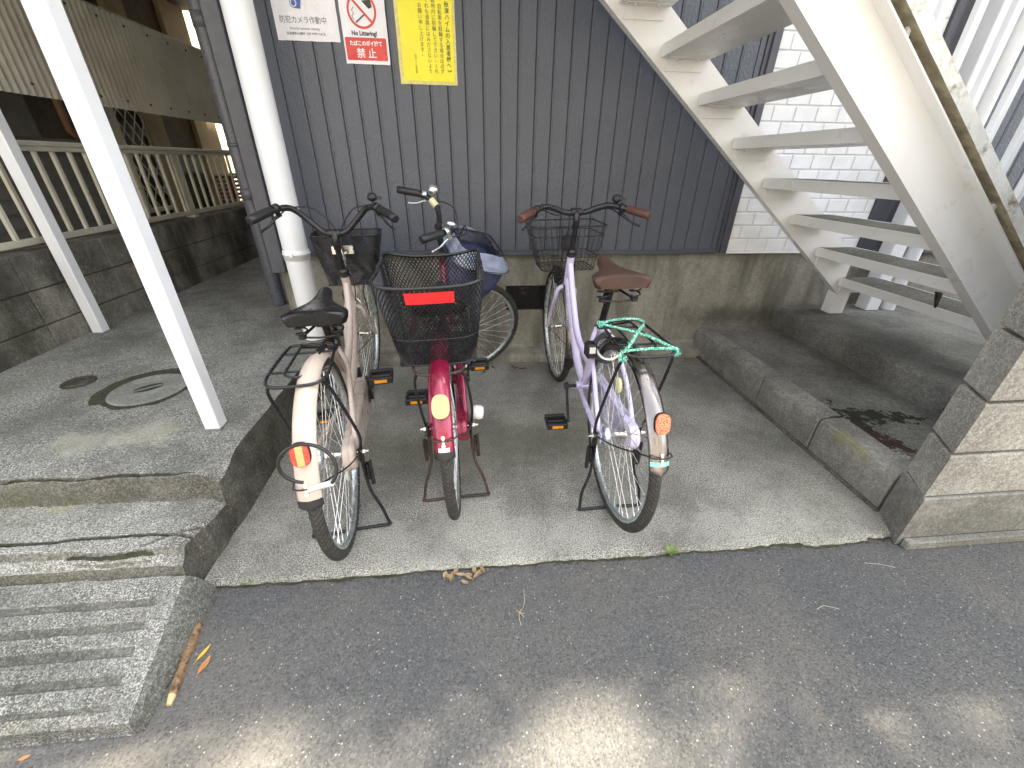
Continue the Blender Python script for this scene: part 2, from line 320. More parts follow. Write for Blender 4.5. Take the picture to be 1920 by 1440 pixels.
# ---------------------------------------------------------------- mesh helpers
class MB:
    def __init__(s): s.v = []; s.f = []; s.sm = []; s.mi = []; s.cur = 0
    def add(s, vs, fs, smooth=False):
        o = len(s.v); s.v += [tuple(p) for p in vs]
        for f in fs: s.f.append(tuple(i + o for i in f)); s.sm.append(smooth); s.mi.append(s.cur)
        return s
    def box(s, x0, x1, y0, y1, z0, z1, bev=0.0):
        if bev <= 0:
            P = [(x, y, z) for z in (z0, z1) for y in (y0, y1) for x in (x0, x1)]
            return s.add(P, [(0, 2, 3, 1), (4, 5, 7, 6), (0, 1, 5, 4), (2, 6, 7, 3), (0, 4, 6, 2), (1, 3, 7, 5)])
        lo = (x0, y0, z0); hi = (x1, y1, z1); V = []; idx = {}
        for sx in (0, 1):
            for sy in (0, 1):
                for sz in (0, 1):
                    sg = (sx, sy, sz); c = [hi[k] if sg[k] else lo[k] for k in range(3)]
                    for ax in range(3):
                        p = [c[k] if k == ax else c[k] + (-bev if sg[k] else bev) for k in range(3)]
                        idx[(sg, ax)] = len(V); V.append(tuple(p))
        F = []
        cen = Vector(((x0 + x1) / 2, (y0 + y1) / 2, (z0 + z1) / 2))
        def face(ids):
            a, b, c = (Vector(V[i]) for i in ids[:3])
            n = (b - a).cross(c - a); m = sum((Vector(V[i]) for i in ids), Vector()) / len(ids)
            F.append(tuple(ids) if n.dot(m - cen) > 0 else tuple(reversed(ids)))
        for ax in range(3):
            o = [k for k in range(3) if k != ax]
            for sgn in (0, 1):
                q = []
                for a, b in ((0, 0), (1, 0), (1, 1), (0, 1)):
                    g = [0, 0, 0]; g[ax] = sgn; g[o[0]] = a; g[o[1]] = b; q.append(idx[(tuple(g), ax)])
                face(q)
        for ax in range(3):
            o = [k for k in range(3) if k != ax]
            for a in (0, 1):
                for b in (0, 1):
                    g0 = [0, 0, 0]; g0[o[0]] = a; g0[o[1]] = b; g1 = list(g0); g1[ax] = 1
                    face([idx[(tuple(g0), o[0])], idx[(tuple(g0), o[1])], idx[(tuple(g1), o[1])], idx[(tuple(g1), o[0])]])
        for sx in (0, 1):
            for sy in (0, 1):
                for sz in (0, 1):
                    face([idx[((sx, sy, sz), k)] for k in range(3)])
        return s.add(V, F)
    def beam(s, a, b, w, h, up=(0, 0, 1)):
        """rectangular bar from a to b, w sideways, h along up"""
        a, b = Vector(a), Vector(b); d = (b - a).normalized(); u = Vector(up); sd = d.cross(u).normalized(); u = sd.cross(d).normalized()
        P = []
        for e in (a, b):
            for i, j in ((-1, -1), (1, -1), (1, 1), (-1, 1)): P.append(e + sd * (i * w / 2) + u * (j * h / 2))
        return s.add(P, [(3, 2, 1, 0), (4, 5, 6, 7), (0, 1, 5, 4), (1, 2, 6, 5), (2, 3, 7, 6), (3, 0, 4, 7)])
    def tube(s, pts, r, n=8, closed=False, caps=True, flat=None, smooth=True):
        P = [Vector(p) for p in pts]; m = len(P)
        rr = r if isinstance(r, (list, tuple)) else [r] * m
        T = []
        for i in range(m):
            a = P[(i - 1) % m] if (closed or i > 0) else P[i]; b = P[(i + 1) % m] if (closed or i < m - 1) else P[i]
            t = b - a
            T.append(t.normalized() if t.length > 1e-9 else Vector((0, 0, 1)))
        up = Vector((0, 0, 1)) if abs(T[0].z) < .9 else Vector((0, 1, 0))
        nrm = (up - T[0] * up.dot(T[0])).normalized(); V = []
        for i in range(m):
            if i > 0:
                nrm = nrm - T[i] * nrm.dot(T[i])
                nrm = nrm.normalized() if nrm.length > 1e-6 else T[i].orthogonal().normalized()
            bi = T[i].cross(nrm)
            for k in range(n):
                a = 2 * PI * k / n
                V.append(P[i] + nrm * (math.cos(a) * rr[i]) + bi * (math.sin(a) * rr[i] * (flat or 1)))
        F = []
        for i in range(m if closed else m - 1):
            j = (i + 1) % m
            for k in range(n): F.append((i * n + k, i * n + (k + 1) % n, j * n + (k + 1) % n, j * n + k))
        s.add(V, F, smooth)
        if caps and not closed:
            s.add(V[:n], [tuple(reversed(range(n)))]); s.add(V[-n:], [tuple(range(n))])
        return s
    def cyl(s, a, b, r, n=16, r2=None, smooth=True): return s.tube([a, b], [r, r if r2 is None else r2], n, smooth=smooth)
    def rev(s, prof, n=32, mat=None, smooth=True, closed_prof=False):
        """revolve (radius, height) about local z, then transform by mat"""
        mat = mat or Matrix(); V = []; m = len(prof)
        for i in range(n):
            a = 2 * PI * i / n
            for r_, h in prof: V.append(mat @ Vector((r_ * math.cos(a), r_ * math.sin(a), h)))
        F = []
        for i in range(n):
            j = (i + 1) % n
            for k in range(m if closed_prof else m - 1):
                l = (k + 1) % m; F.append((i * m + k, j * m + k, j * m + l, i * m + l))
        return s.add(V, F, smooth)
    def prism(s, poly, d, mat=None):
        """polygon in xy extruded by d in z, transformed"""
        mat = mat or Matrix(); n = len(poly)
        V = [mat @ Vector((x, y, 0)) for x, y in poly] + [mat @ Vector((x, y, d)) for x, y in poly]
        F = [tuple(reversed(range(n))), tuple(range(n, 2 * n))] + [(i, (i + 1) % n, n + (i + 1) % n, n + i) for i in range(n)]
        return s.add(V, F)
    def ball(s, c, r, n=10, sx=1, sy=1, sz=1):
        pr = [(math.sin(PI * k / (n)) * r, -math.cos(PI * k / n) * r) for k in range(n + 1)]
        return s.rev([(max(a, 1e-5), b) for a, b in pr], n * 2, Matrix.Translation(c) @ Matrix.Diagonal((sx, sy, sz, 1)))
    def loft(s, rings, closed=True, smooth=True, caps=True):
        n = len(rings[0]); V = [p for r_ in rings for p in r_]; F = []
        for i in range(len(rings) - 1):
            for k in range(n if closed else n - 1):
                F.append((i * n + k, i * n + (k + 1) % n, (i + 1) * n + (k + 1) % n, (i + 1) * n + k))
        s.add(V, F, smooth)
        if caps: s.add(rings[0], [tuple(reversed(range(n)))]); s.add(rings[-1], [tuple(range(n))])
        return s
    def mesh(s, name, mats):
        me = bpy.data.meshes.new(name); me.from_pydata([tuple(p) for p in s.v], [], s.f)
        me.polygons.foreach_set("use_smooth", s.sm)
        ms = mats if isinstance(mats, (list, tuple)) else [mats]
        for m in ms: me.materials.append(MAT[m] if isinstance(m, str) else m)
        if len(ms) > 1: me.polygons.foreach_set("material_index", s.mi)
        me.update(); return me
def wloc(o):
    p = Vector((0, 0, 0))
    while o is not None: p = p + o.location; o = o.parent
    return p
def obj(name, mb, mats, parent=None, local=False, org=None):
    """world-coordinate mesh (or parent-local when local) -> object"""
    if not local:
        base = wloc(parent)
        if org is None:
            if parent is None:
                xs = [p[0] for p in mb.v]; ys = [p[1] for p in mb.v]; zs = [p[2] for p in mb.v]
                org = Vector(((min(xs) + max(xs)) / 2, (min(ys) + max(ys)) / 2, min(zs)))
            else: org = base
        org = Vector(org)
        mb.v = [(p[0] - org.x, p[1] - org.y, p[2] - org.z) for p in mb.v]
        loc = org - base
    else: loc = Vector((0, 0, 0))
    o = bpy.data.objects.new(name, mb.mesh(name, mats)); col.objects.link(o)
    o.parent = parent; o.location = loc
    return o
def inst(name, me, parent, loc=(0, 0, 0), rot=None, mat=None, scale=None):
    o = bpy.data.objects.new(name, me); col.objects.link(o); o.parent = parent
    if mat is not None: o.matrix_local = mat
    else:
        o.location = loc
        if rot: o.rotation_euler = rot
        if scale: o.scale = scale
    return o
def tag(o, label=None, cat=None, group=None, kind=None):
    if label: o["label"] = label
    if cat: o["category"] = cat
    if group: o["group"] = group
    if kind: o["kind"] = kind
    return o
def thing(name, label, cat, loc=(0, 0, 0), group=None):
    o = bpy.data.objects.new(name, None); col.objects.link(o); o.location = loc
    o.empty_display_size = .1
    return tag(o, label, cat, group)
def crv(pts, n=6, closed=False):
    """Catmull-Rom through points"""
    P = [Vector(p) for p in pts]; m = len(P); out = []
    rng = range(m if closed else m - 1)
    for i in rng:
        p1, p2 = P[i], P[(i + 1) % m]
        p0 = P[(i - 1) % m] if (closed or i > 0) else p1 * 2 - p2
        p3 = P[(i + 2) % m] if (closed or i < m - 2) else p2 * 2 - p1
        for k in range(n):
            t = k / n
            out.append(.5 * ((2 * p1) + (p2 - p0) * t + (2 * p0 - 5 * p1 + 4 * p2 - p3) * t * t + (3 * p1 - 3 * p2 + p3 - p0) * t ** 3))
    if not closed: out.append(P[-1])
    return out
def nz(x, y, z=0, s=1.0): return mnoise.noise(Vector((x * s, y * s, z * s + 3.7)))

# ================================================================= SETTING
# asphalt sheet (fine near the view, reaching far)
g = MB()
g.box(-60, 60, -60, 60, -.2, -.014)
o = obj('asphalt_road', g, 'asphalt', org=(0, 0, 0)); tag(o, 'dark asphalt strip in front of the bicycle bay', kind='structure')
# parking slab with a broken front edge
g = MB()
xs = [-.888 + 2.44 * i / 220 for i in range(221)]
edge = [.892 + .010 * nz(x, 0, 0, 6) + .006 * nz(x, 3, 0, 40) + (-.012 if 1.15 < x < 1.4 else 0) for x in xs]
V = []; rows = [(-.002, -.02), (.001, -.006), (.007, -.001), (.04, 0), (.3, 0), (.8, 0), (1.56, 0)]
for dy, z in rows:
    for i, x in enumerate(xs): V.append((x, (edge[i] + dy) if dy < .1 else .89 + dy, z))
n = len(xs); F = [(r * n + i, r * n + i + 1, (r + 1) * n + i + 1, (r + 1) * n + i) for r in range(len(rows) - 1) for i in range(n - 1)]
g.add(V, F, True)
o = obj('parking_slab', g, 'slab', org=(0, .9, 0)); tag(o, kind='structure')
# dirt filled joint along the slab edge
g = MB(); V = []
for i, x in enumerate(xs):
    V.append((x, edge[i] + .004, -.0095)); V.append((x, edge[i] - .006 - .012 * max(0, nz(x, 9, 0, 14)), -.0125))
g.add(V, [(2 * i + 1, 2 * i + 3, 2 * i + 2, 2 * i) for i in range(n - 1)])
o = obj('edge_joint', g, 'dirt', org=(0, .9, 0)); tag(o, kind='structure')
# raised entrance platform on the left: front steps, broken edges, real cracks
def crack1(x): return 1.118 + .006 * nz(x, 1, 0, 7) + .004 * nz(x, 2, 0, 30)
def crack2(x): return .962 + .012 * nz(x, 5, 0, 4) + .004 * nz(x, 6, 0, 26)
def plat_z(x, y):
    e = .006 * nz(x, y, 0, 9) + .003 * nz(x, y, 1, 30)
    f1 = 1.128 + .007 * nz(x, 0, 0, 6) + .004 * nz(x, 1, 0, 24)
    f2 = .915 + .014 * nz(x, 4, 0, 4) + .006 * nz(x, 4, 0, 22)
    def st(a, b): t = max(0, min(1, (y - a) / (b - a))); return t * t * (3 - 2 * t)
    lip = .876 + .004 * nz(x, 7, 0, 8)
    z = .080 + .038 * st(lip - .004, lip + .003) + .014 * st(lip + .003, f2 - .012) + .022 * st(f2 - .014, f2 + .004) + .094 * st(f1 - .012, f1 + .003)
    z -= .012 * max(0, nz(x, y, 5, 10)) * (1 - st(f1 + .05, f1 + .2))
    if -1.9 < x < -1.02: z -= .040 * math.exp(-((y - crack1(x) - .024) / .0050) ** 2) * min(1, (x + 1.9) * 5, -(x + 1.02) * 12)
    z -= .024 * math.exp(-((y - crack2(x)) / .0034) ** 2)
    if x > -1.02: z -= .012 * math.exp(-(((y - .965) - (x + .95) * .6) / .004) ** 2)
    cr = max(0, (x + .96) / .07)
    if y < 1.25: z -= .035 * cr * cr * max(0, .5 + nz(x, y, 2, 9))
    return z + e * .5
g = MB()
xs = [-2.31 + .56 * i / 60 for i in range(60)] + [-1.75 + .86 * i / 340 for i in range(341)]
ys = [.862 + .003 * i for i in range(123)] + [1.24 + .03 * i for i in range(1, 12)] + [1.6 + .25 * i for i in range(1, 32)]
def xr(x, y): return x + (max(0, (x + 1.05) / .16)) * (.005 * nz(y, 0, 0, 8) + .004 * nz(y, 5, 0, 26) - (.012 if y < 1.0 else 0) * max(0, .4 + nz(y, 2, 0, 12)))
V = [(xr(x, y), y, plat_z(x, y)) for y in ys for x in xs]; n = len(xs)
for r in range(len(ys) - 1):
    for i in range(n - 1):
        a, c = V[r * n + i], V[(r + 1) * n + i]
        g.cur = 1 if abs(c[2] - a[2]) > .9 * (c[1] - a[1]) else 0
        g.add([V[q] for q in (r * n + i, r * n + i + 1, (r + 1) * n + i + 1, (r + 1) * n + i)], [(0, 1, 2, 3)], False)
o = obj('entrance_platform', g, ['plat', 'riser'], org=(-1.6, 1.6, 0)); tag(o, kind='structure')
plat = o
def dirt_line(fn, x0, x1, wmin, wmax, seed):
    g = MB(); V = []; n = 160
    for i in range(n + 1):
        x = x0 + (x1 - x0) * i / n; y = fn(x) + .0015 * nz(x, seed, 0, 60); t = min(1, i / 12, (n - i) / 12)
        w = (wmin + (wmax - wmin) * max(0, .5 + 1.2 * nz(x, seed, 2, 11))) * t * .5 + .0004
        zz = max(plat_z(x, y - w - .004), plat_z(x, y + w + .004), plat_z(x, y + w))
        V += [(x, y - w, plat_z(x, y - w - .003) + .0012), (x, y + w, zz + .0014)]
    g.add(V, [(2 * i, 2 * i + 2, 2 * i + 3, 2 * i + 1) for i in range(n)]); obj('crack_dirt', g, 'dirt', plat)
dirt_line(lambda x: crack1(x) + .020, -1.95, -.955, .004, .016, 1)
dirt_line(crack2, -2.2, -.97, .002, .005, 2)
dirt_line(lambda x: .905 + .012 * nz(x, 8, 0, 5), -2.2, -1.45, .002, .006, 3)
dirt_line(lambda x: .903 + .010 * nz(x, 9, 0, 7), -1.22, -.98, .002, .005, 4)
g = MB(); V = []; m = 9
for r, y in enumerate(ys):
    zt = plat_z(-.89, y); x0 = xr(-.89, y)
    for k in range(m):
        t = k / (m - 1); V.append((x0 + (.006 * nz(y, k, 3, 5) + .004 * nz(y * 3, k * .7, 3, 9)) * (t > 0) + .008 * t, y, zt * (1 - t) - .016 * t))
g.add(V, [(r * m + k, r * m + k + 1, (r + 1) * m + k + 1, (r + 1) * m + k) for r in range(len(ys) - 1) for k in range(m - 1)], True)
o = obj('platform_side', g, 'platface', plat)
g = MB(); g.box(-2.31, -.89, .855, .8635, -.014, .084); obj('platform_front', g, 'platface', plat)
# yard behind the left block wall and beyond (level with asphalt is already there)
# kerb ramp block
g = MB(); nx, ny = 90, 150
V = []
for j in range(ny + 1):
    t = j / ny; y = .862 - t * .352
    xe = -.885 + .055 * t
    for i in range(nx + 1):
        u = i / nx; x = -2.6 + (xe + 2.6) * u
        z = .088 - .060 * t
        if t > .985: z = -.012
        ph = (y - .53) / .062
        if x < xe - .055 and .545 < y < .83: z -= .0045 * max(0, min(1, (math.sin(2 * PI * ph) - .25) * 3))
        z += .002 * nz(x, y, 0, 30) + .0015 * nz(x, y, 2, 8)
        V.append((x, y + .002 * nz(x, t, 0, 20), z))
n = nx + 1
for j in range(ny):
    yc = .862 - (j + .5) / ny * .352
    for i in range(nx):
        xe = -.885 + .055 * j / ny
        g.cur = 1 if (V[j * n + i][0] < xe - .06 and .545 < yc < .83 and math.sin(2 * PI * (yc - .53) / .062) > .45) else 0
        g.add([V[q] for q in (j * n + i, (j + 1) * n + i, (j + 1) * n + i + 1, j * n + i + 1)], [(0, 1, 2, 3)])
g.cur = 1
V2 = []
for j in range(ny + 1):
    t = j / ny; b = V[j * n + nx]; w = .045 * (1 - t) + .018
    for k in range(6):
        s_ = k / 5; V2.append((b[0] + w * s_ + .002 * nz(t * 5, k, 0, 3), b[1] + .012 * s_ * (1 - t), (b[2] - .004 * (s_ > 0)) * (1 - s_ ** 2.2) - .016 * s_ ** 2.2))
g.add(V2, [(j * 6 + k, (j + 1) * 6 + k, (j + 1) * 6 + k + 1, j * 6 + k + 1) for j in range(ny) for k in range(5)], False)
g.cur = 0
g.box(-2.6, -.9, .515, .8615, -.014, .0)
o = obj('kerb_ramp', g, ['ramp', 'rampgroove'], org=(-1.7, .7, 0)); tag(o, 'grooved grey concrete kerb ramp leading from the asphalt to the left platform', 'ramp')
# manhole cover with moss ring, small iron cover
t = thing('drain_cover', 'round concrete drain cover ringed with dark moss behind the near white post', 'drain cover', (-1.49, 1.745, .247))
g = MB(); ring = []
for a in range(72):
    th = 2 * PI * a / 72; ro = .184 + .012 * nz(math.cos(th), math.sin(th), 0, 3) + (.026 if math.cos(th - 2.4) > .1 else -.014)
    ring.append((-1.49 + ro * math.cos(th), 1.745 + ro * math.sin(th), .2525)); ring.append((-1.49 + .150 * math.cos(th), 1.745 + .15 * math.sin(th), .2525))
g.add(ring, [(2 * i, 2 * ((i + 1) % 72), 2 * ((i + 1) % 72) + 1, 2 * i + 1) for i in range(72)])
obj('moss_ring', g, 'dirt', t)
g = MB(); g.rev([(.001, .0), (.140, .0), (.149, -.004), (.151, -.02)][::-1], 64, Matrix.Translation((-1.49, 1.745, .2575)), False)
obj('cover_plate', g, 'cover', t)
for sgn in (-1, 1):
    g = MB(); P = []
    c0 = Matrix.Translation((-1.49, 1.745, .2585)) @ Matrix.Rotation(R(38), 4, 'Z')
    for k in range(15):
        q = -1 + 2 * k / 14; P.append((q * .055, sgn * (.010 + .0 * q)))
    for k in range(15):
        q = 1 - 2 * k / 14; P.append((q * .055, sgn * (.010 + .022 * (1 - q * q))))
    if sgn > 0: pass
    else: P = P[::-1]
    g.prism(P, .0012, c0); obj('hand_hole', g, 'groove', t)
t = thing('small_drain_cover', 'small oval looking cast iron cover set in the left platform', 'drain cover', (-1.86, 1.84, .247))
g = MB(); g.rev([(.001, .0), (.048, .0), (.049, .003), (.053, .003), (.056, 0), (.057, -.01)][::-1], 48, Matrix.Translation((-1.86, 1.84, .254)), False)
for k in range(4):
    a = k * PI / 4; g.beam((-1.86 + .012 * math.cos(a), 1.84 + .012 * math.sin(a), .2545), (-1.86 + .042 * math.cos(a + .3), 1.84 + .042 * math.sin(a + .3), .2545), .007, .004)
    g.beam((-1.86 - .012 * math.cos(a), 1.84 - .012 * math.sin(a), .2545), (-1.86 - .042 * math.cos(a + .3), 1.84 - .042 * math.sin(a + .3), .2545), .007, .004)
obj('lid', g, 'iron', t)
g = MB(); g.rev([(.055, 0), (.064, 0), (.066, -.008)][::-1], 48, Matrix.Translation((-1.86, 1.84, .2525)), False); obj('rim', g, 'dirt', t)
# right-hand concrete steps
steps = thing('concrete_steps', 'two grey concrete steps with kerb stones under the white staircase', 'steps', (1.9, 1.8, 0))
g = MB()
def roundstep(g, x0, x1, y0, y1, z0, z1, r=.02, ny=60):
    prof = [(x0 + .018, z0), (x0 + .006, z0 + (z1 - z0) * .5), (x0, z1 - r)] + [(x0 + r - r * math.cos(a * PI / 10), z1 - r + r * math.sin(a * PI / 10)) for a in range(1, 6)] + [(x0 + .1, z1), (x1, z1)]
    rings = []
    for j in range(ny + 1):
        y = y0 + (y1 - y0) * j / ny
        rings.append([Vector((px + (.004 * nz(y, pz * 3, 0, 7) + .002 * nz(y, pz, 1, 30)) * (px < x0 + .09), y, pz + .002 * nz(px, y, 0, 10))) for px, pz in prof])
    V = [p for r_ in rings for p in r_]; m = len(prof)
    g.add(V, [(j * m + k, j * m + k + 1, (j + 1) * m + k + 1, (j + 1) * m + k) for j in range(ny) for k in range(m - 1)], True)
    g.add(rings[0], [tuple(range(m))])
roundstep(g, 2.10, 4.2, 1.0, 2.6, .12, .328, .028)
obj('upper_step', g, 'step', steps)
g = MB(); V = []; nn = 50
for j in range(nn + 1):
    y = 1.0 + 1.6 * j / nn
    for x in (1.60, 1.75, 1.9, 2.05, 2.16): V.append((x, y, .179 + .002 * nz(x, y, 0, 8)))
g.add(V, [(j * 5 + k, j * 5 + k + 1, (j + 1) * 5 + k + 1, (j + 1) * 5 + k) for j in range(nn) for k in range(4)], True)
obj('lower_tread', g, 'step', steps)
ks = [1.012, 1.394, 1.796, 2.165, 2.535]
for a, b in zip(ks, ks[1:]):
    g = MB(); m2 = 0
    prof = [(1.552, 0), (1.549, .09), (1.551, .150), (1.556, .168), (1.568, .178), (1.585, .1805), (1.66, .1805), (1.66, 0)]
    rings = []
    for y in [a + .004, a + .009] + [a + (b - a) * k / 8 for k in range(1, 8)] + [b - .009, b - .004]:
        e = .005 if (y < a + .006 or y > b - .006) else 0
        rings.append([Vector((px + e + .003 * nz(y, pz * 4, 0, 8), y, pz - e * (pz > .1) + .002 * nz(px, y, 0, 12))) for px, pz in prof])
    g.loft(rings, True, False); obj('kerb_stone', g, 'kerb', steps)
g = MB(); g.box(1.535, 1.552, 1.0, 2.44, -.01, .011, .003); obj('kerb_footing', g, 'platface', steps)

# ================================================================= BUILDING
WY = 2.52
bld = thing('apartment_building', 'two storey apartment building with dark ribbed siding, white brick panel and concrete base', 'building', (1, 2.55, 0))
# foundation with vent hole (x .205-.465, z .325-.487)
g = MB()
FX0, FX1 = -1.145, 5.2
def wallgrid(g, x0, x1, z0, z1, y, nx, nzz):
    V = [(x0 + (x1 - x0) * i / nx, y + .004 * nz(x0 + (x1 - x0) * i / nx, z0 + (z1 - z0) * j / nzz, 0, 3) * (0 < i < nx and 0 < j < nzz), z0 + (z1 - z0) * j / nzz) for j in range(nzz + 1) for i in range(nx + 1)]
    g.add(V, [(j * (nx + 1) + i, j * (nx + 1) + i + 1, (j + 1) * (nx + 1) + i + 1, (j + 1) * (nx + 1) + i) for j in range(nzz) for i in range(nx)], True)
FY = 2.552
wallgrid(g, FX0, .205, -.02, .69, FY, 20, 12); wallgrid(g, .465, FX1, -.02, .69, FY, 40, 12)
wallgrid(g, .205, .465, -.02, .325, FY, 4, 4); wallgrid(g, .205, .465, .487, .69, FY, 4, 4)
g.box(FX0, .204, FY + .006, 2.8, -.02, .69); g.box(.466, FX1, FY + .006, 2.8, -.02, .69); g.box(.205, .465, FY + .006, 2.8, -.02, .324); g.box(.205, .465, FY + .006, 2.8, .488, .69)
g.box(.2, .47, 2.7, 2.79, .3, .5)
obj('foundation', g, 'found', bld)
# footing ledge
g = MB(); rings = []
for k in range(81):
    x = -.885 + 2.44 * k / 80; e = .006 * nz(x, 0, 0, 5) + .004 * nz(x, 3, 0, 18)
    rings.append([Vector((x, 2.432 + e, -.01)), Vector((x, 2.428 + e, .03)), Vector((x, 2.436 + e, .048 + e * .5)), Vector((x, 2.452 + e, .056)), Vector((x, 2.52, .062 + e * .4)), Vector((x, 2.546, .075)), Vector((x, 2.56, .10))])
g.loft(rings, False, True, False)
obj('footing_ledge', g, 'found', bld)
# vent grille
t = thing('vent_grille', 'black louvred vent grille set low in the concrete foundation', 'vent', (.335, 2.58, .32))
g = MB(); g.box(.206, .464, 2.575, 2.60, .326, .486); obj('back_plate', g, 'groove', t)
me = None
g = MB(); g.box(-.0025, .0025, -.010, .010, 0, .152, .001); me = g.mesh('slat', 'blackp')
for k in range(22):
    inst('slat', me, t, (.217 + k * .0112 - .335, -.015, .009))
g = MB(); g.box(.295, .335, 2.553, 2.560, .43, .45); g.box(.295, .335, 2.552, 2.560, .462, .478); obj('latch', g, 'blackp', t)
# siding: backing + panels
g = MB(); g.box(-1.12, 5.2, WY + .012, 12.2, .692, 5.5); obj('wall_core', g, 'groove', bld)
PW = .0890
def panel_mesh(w, h):
    g = MB(); d = .016; b = .0035
    prof = [(-w / 2, d), (-w / 2, .004), (-w / 2 + b, 0), (-w / 2 + .0085, 0), (-w / 2 + .0105, .0016), (-w / 2 + .0125, 0), (w / 2 - b, 0), (w / 2, .004), (w / 2, d)]
    g.add([(x, y, z) for z in (0, h) for x, y in prof], [(k, k + 1, k + 10, k + 9) for k in range(8)])
    g.add([(x, y, h) for x, y in prof], [tuple(range(9))]); return g.mesh('siding_panel', 'siding')
pm = panel_mesh(PW - .0022, 4.78)
x = -1.075
nP = int((1.535 + 1.075) / PW)
for k in range(nP):
    inst('siding_panel', pm, bld, (x + PW * (k + .5) - 1, WY - 2.55, .712))
xe = x + PW * nP
g = MB(); g.box(xe + .001, 1.537, WY, WY + .012, .712, 5.49, .002); obj('siding_panel', g, 'siding', bld)
for k in range(24):
    inst('siding_panel', pm, bld, (2.615 + PW * (k + .5) - 1, WY - 2.55, .712))
# trims
g = MB(); g.box(1.54, 1.562, WY - .006, WY + .02, .695, 5.49, .002); g.box(1.562, 1.604, WY - .018, WY + .02, .690, 5.49, .003); obj('corner_trim', g, 'trim', bld)
g = MB(); g.box(2.505, 2.55, WY - .018, WY + .02, .690, 5.49, .003); g.box(2.55, 2.615, WY - .008, WY + .02, .695, 5.49, .002); obj('corner_trim', g, 'trim', bld)
g = MB(); g.box(-1.155, -1.078, WY - .055, WY + .09, .60, 5.49, .004); g.box(-1.078, -1.066, WY - .012, WY + .02, .70, 5.49, .002); obj('corner_trim', g, 'trim', bld)
g = MB(); g.box(-1.066, 1.5395, WY - .014, WY + .03, .684, .708, .003); g.box(-1.066, 1.5395, WY - .004, WY + .011, .7085, .7125); obj('base_flashing', g, 'trim', bld)
g = MB(); g.box(2.616, 5.2, WY - .014, WY + .03, .684, .708, .003); obj('base_flashing', g, 'trim', bld)
g = MB(); g.box(1.6045, 2.5045, WY - .010, WY + .011, .688, .695, .001); obj('base_flashing', g, 'brickw', bld)
# white brick panel
g = MB(); g.box(1.6045, 2.5045, WY + .004, WY + .011, .6955, 5.49); obj('brick_backing', g, 'brickj', bld)
BW, BH = .130, .0775
def brick_mesh(w):
    g = MB(); g.box(0, w - .0075, -.0045, 0, 0, BH - .0075, .0025); return g.mesh('brick', 'brickw')
full = brick_mesh(BW); half = brick_mesh(BW / 2)
for r_ in range(21):
    z = .702 + r_ * BH; off = (r_ % 2) * BW / 2; x = 1.611
    if off: inst('brick', half, bld, (x - 1, WY + .004 - 2.55, z)); x += BW / 2
    while x + BW - .010 < 2.503:
        inst('brick', full, bld, (x - 1, WY + .004 - 2.55, z)); x += BW
    rem = 2.502 - x
    if rem > .02:
        gg = MB(); gg.box(0, rem, -.0045, 0, 0, BH - .0075, .0025)
        inst('brick', gg.mesh('brick', 'brickw'), bld, (x - 1, WY + .004 - 2.55, z))
# roof with eave
g = MB(); g.box(-1.5, 7.6, 2.19, 12.6, 5.5, 5.64, .02); obj('roof', g, 'trim', bld)
# left end cladding of the building (faces the alley)
g = MB(); g.box(-1.14, -1.121, 2.7, 12.2, .62, 5.49); g.box(-1.14, -1.121, 2.81, 12.2, .2, .62); obj('side_cladding', g, 'siding', bld)
# walkway deck carried by posts
dk = thing('upper_walkway', 'first floor walkway deck overhead carried by the white posts', 'walkway', (-1.4, 2, 2.62))
g = MB(); g.box(-2.42, -.25, 1.36, 2.46, 2.62, 2.78, .01); g.box(-2.42, -1.16, 2.46, 9.5, 2.62, 2.78, .01); obj('deck', g, 'post', dk)
# posts
def post(x0, y0, w, label):
    t = thing('porch_post', label, 'post', (x0 + w / 2, y0 + w / 2, .247), 'white square posts of the walkway')
    g = MB(); g.box(x0, x0 + w, y0, y0 + w, .247, 2.619, .0035); obj('shaft', g, 'post', t)
    g = MB(); g.box(x0 - .006, x0 + w + .006, y0 - .006, y0 + w + .006, .244, .2535, .001); obj('base_mortar', g, 'cover', t)
post(-1.062, 1.394, .056, 'near white square post standing on the left platform edge')
post(-2.284, 2.484, .058, 'far white square post standing against the weathered block wall')
# downpipes
t = thing('downpipe', 'thick white round downpipe at the left corner of the dark siding', 'downpipe', (-.945, 2.34, .25))
g = MB(); g.cyl((-.945, 2.34, .252), (-.945, 2.34, 5.2), .062, 32); obj('pipe', g, 'post', t)
g = MB(); g.rev([(.062, -.03), (.0665, -.029), (.0665, -.004), (.070, -.002), (.070, .004), (.0665, .007), (.0665, .018), (.062, .02)], 32, Matrix.Translation((-.945, 2.34, .735))); g.box(-.953, -.937, 2.262, 2.28, .725, .745, .002); obj('coupling', g, 'post', t)
for z in (1.95, 3.4):
    g = MB(); g.rev([(.062, -.012), (.065, -.012), (.065, .012), (.062, .012)], 32, Matrix.Translation((-.945, 2.34, z))); g.box(-.955, -.935, 2.40, WY, z - .012, z + .012); obj('bracket', g, 'post', t)
t = thing('gray_downpipe', 'slate grey round downpipe beside the alley mouth', 'downpipe', (-1.413, 3.0, .25))
g = MB(); g.cyl((-1.413, 3.0, .252), (-1.413, 3.0, 5.2), .046, 28); obj('pipe', g, 'graypipe', t)
for z in (.98, 1.83):
    g = MB(); g.rev([(.046, -.035), (.050, -.034), (.050, .034), (.046, .035)], 28, Matrix.Translation((-1.413, 3.0, z))); obj('coupling', g, 'graypipe', t)
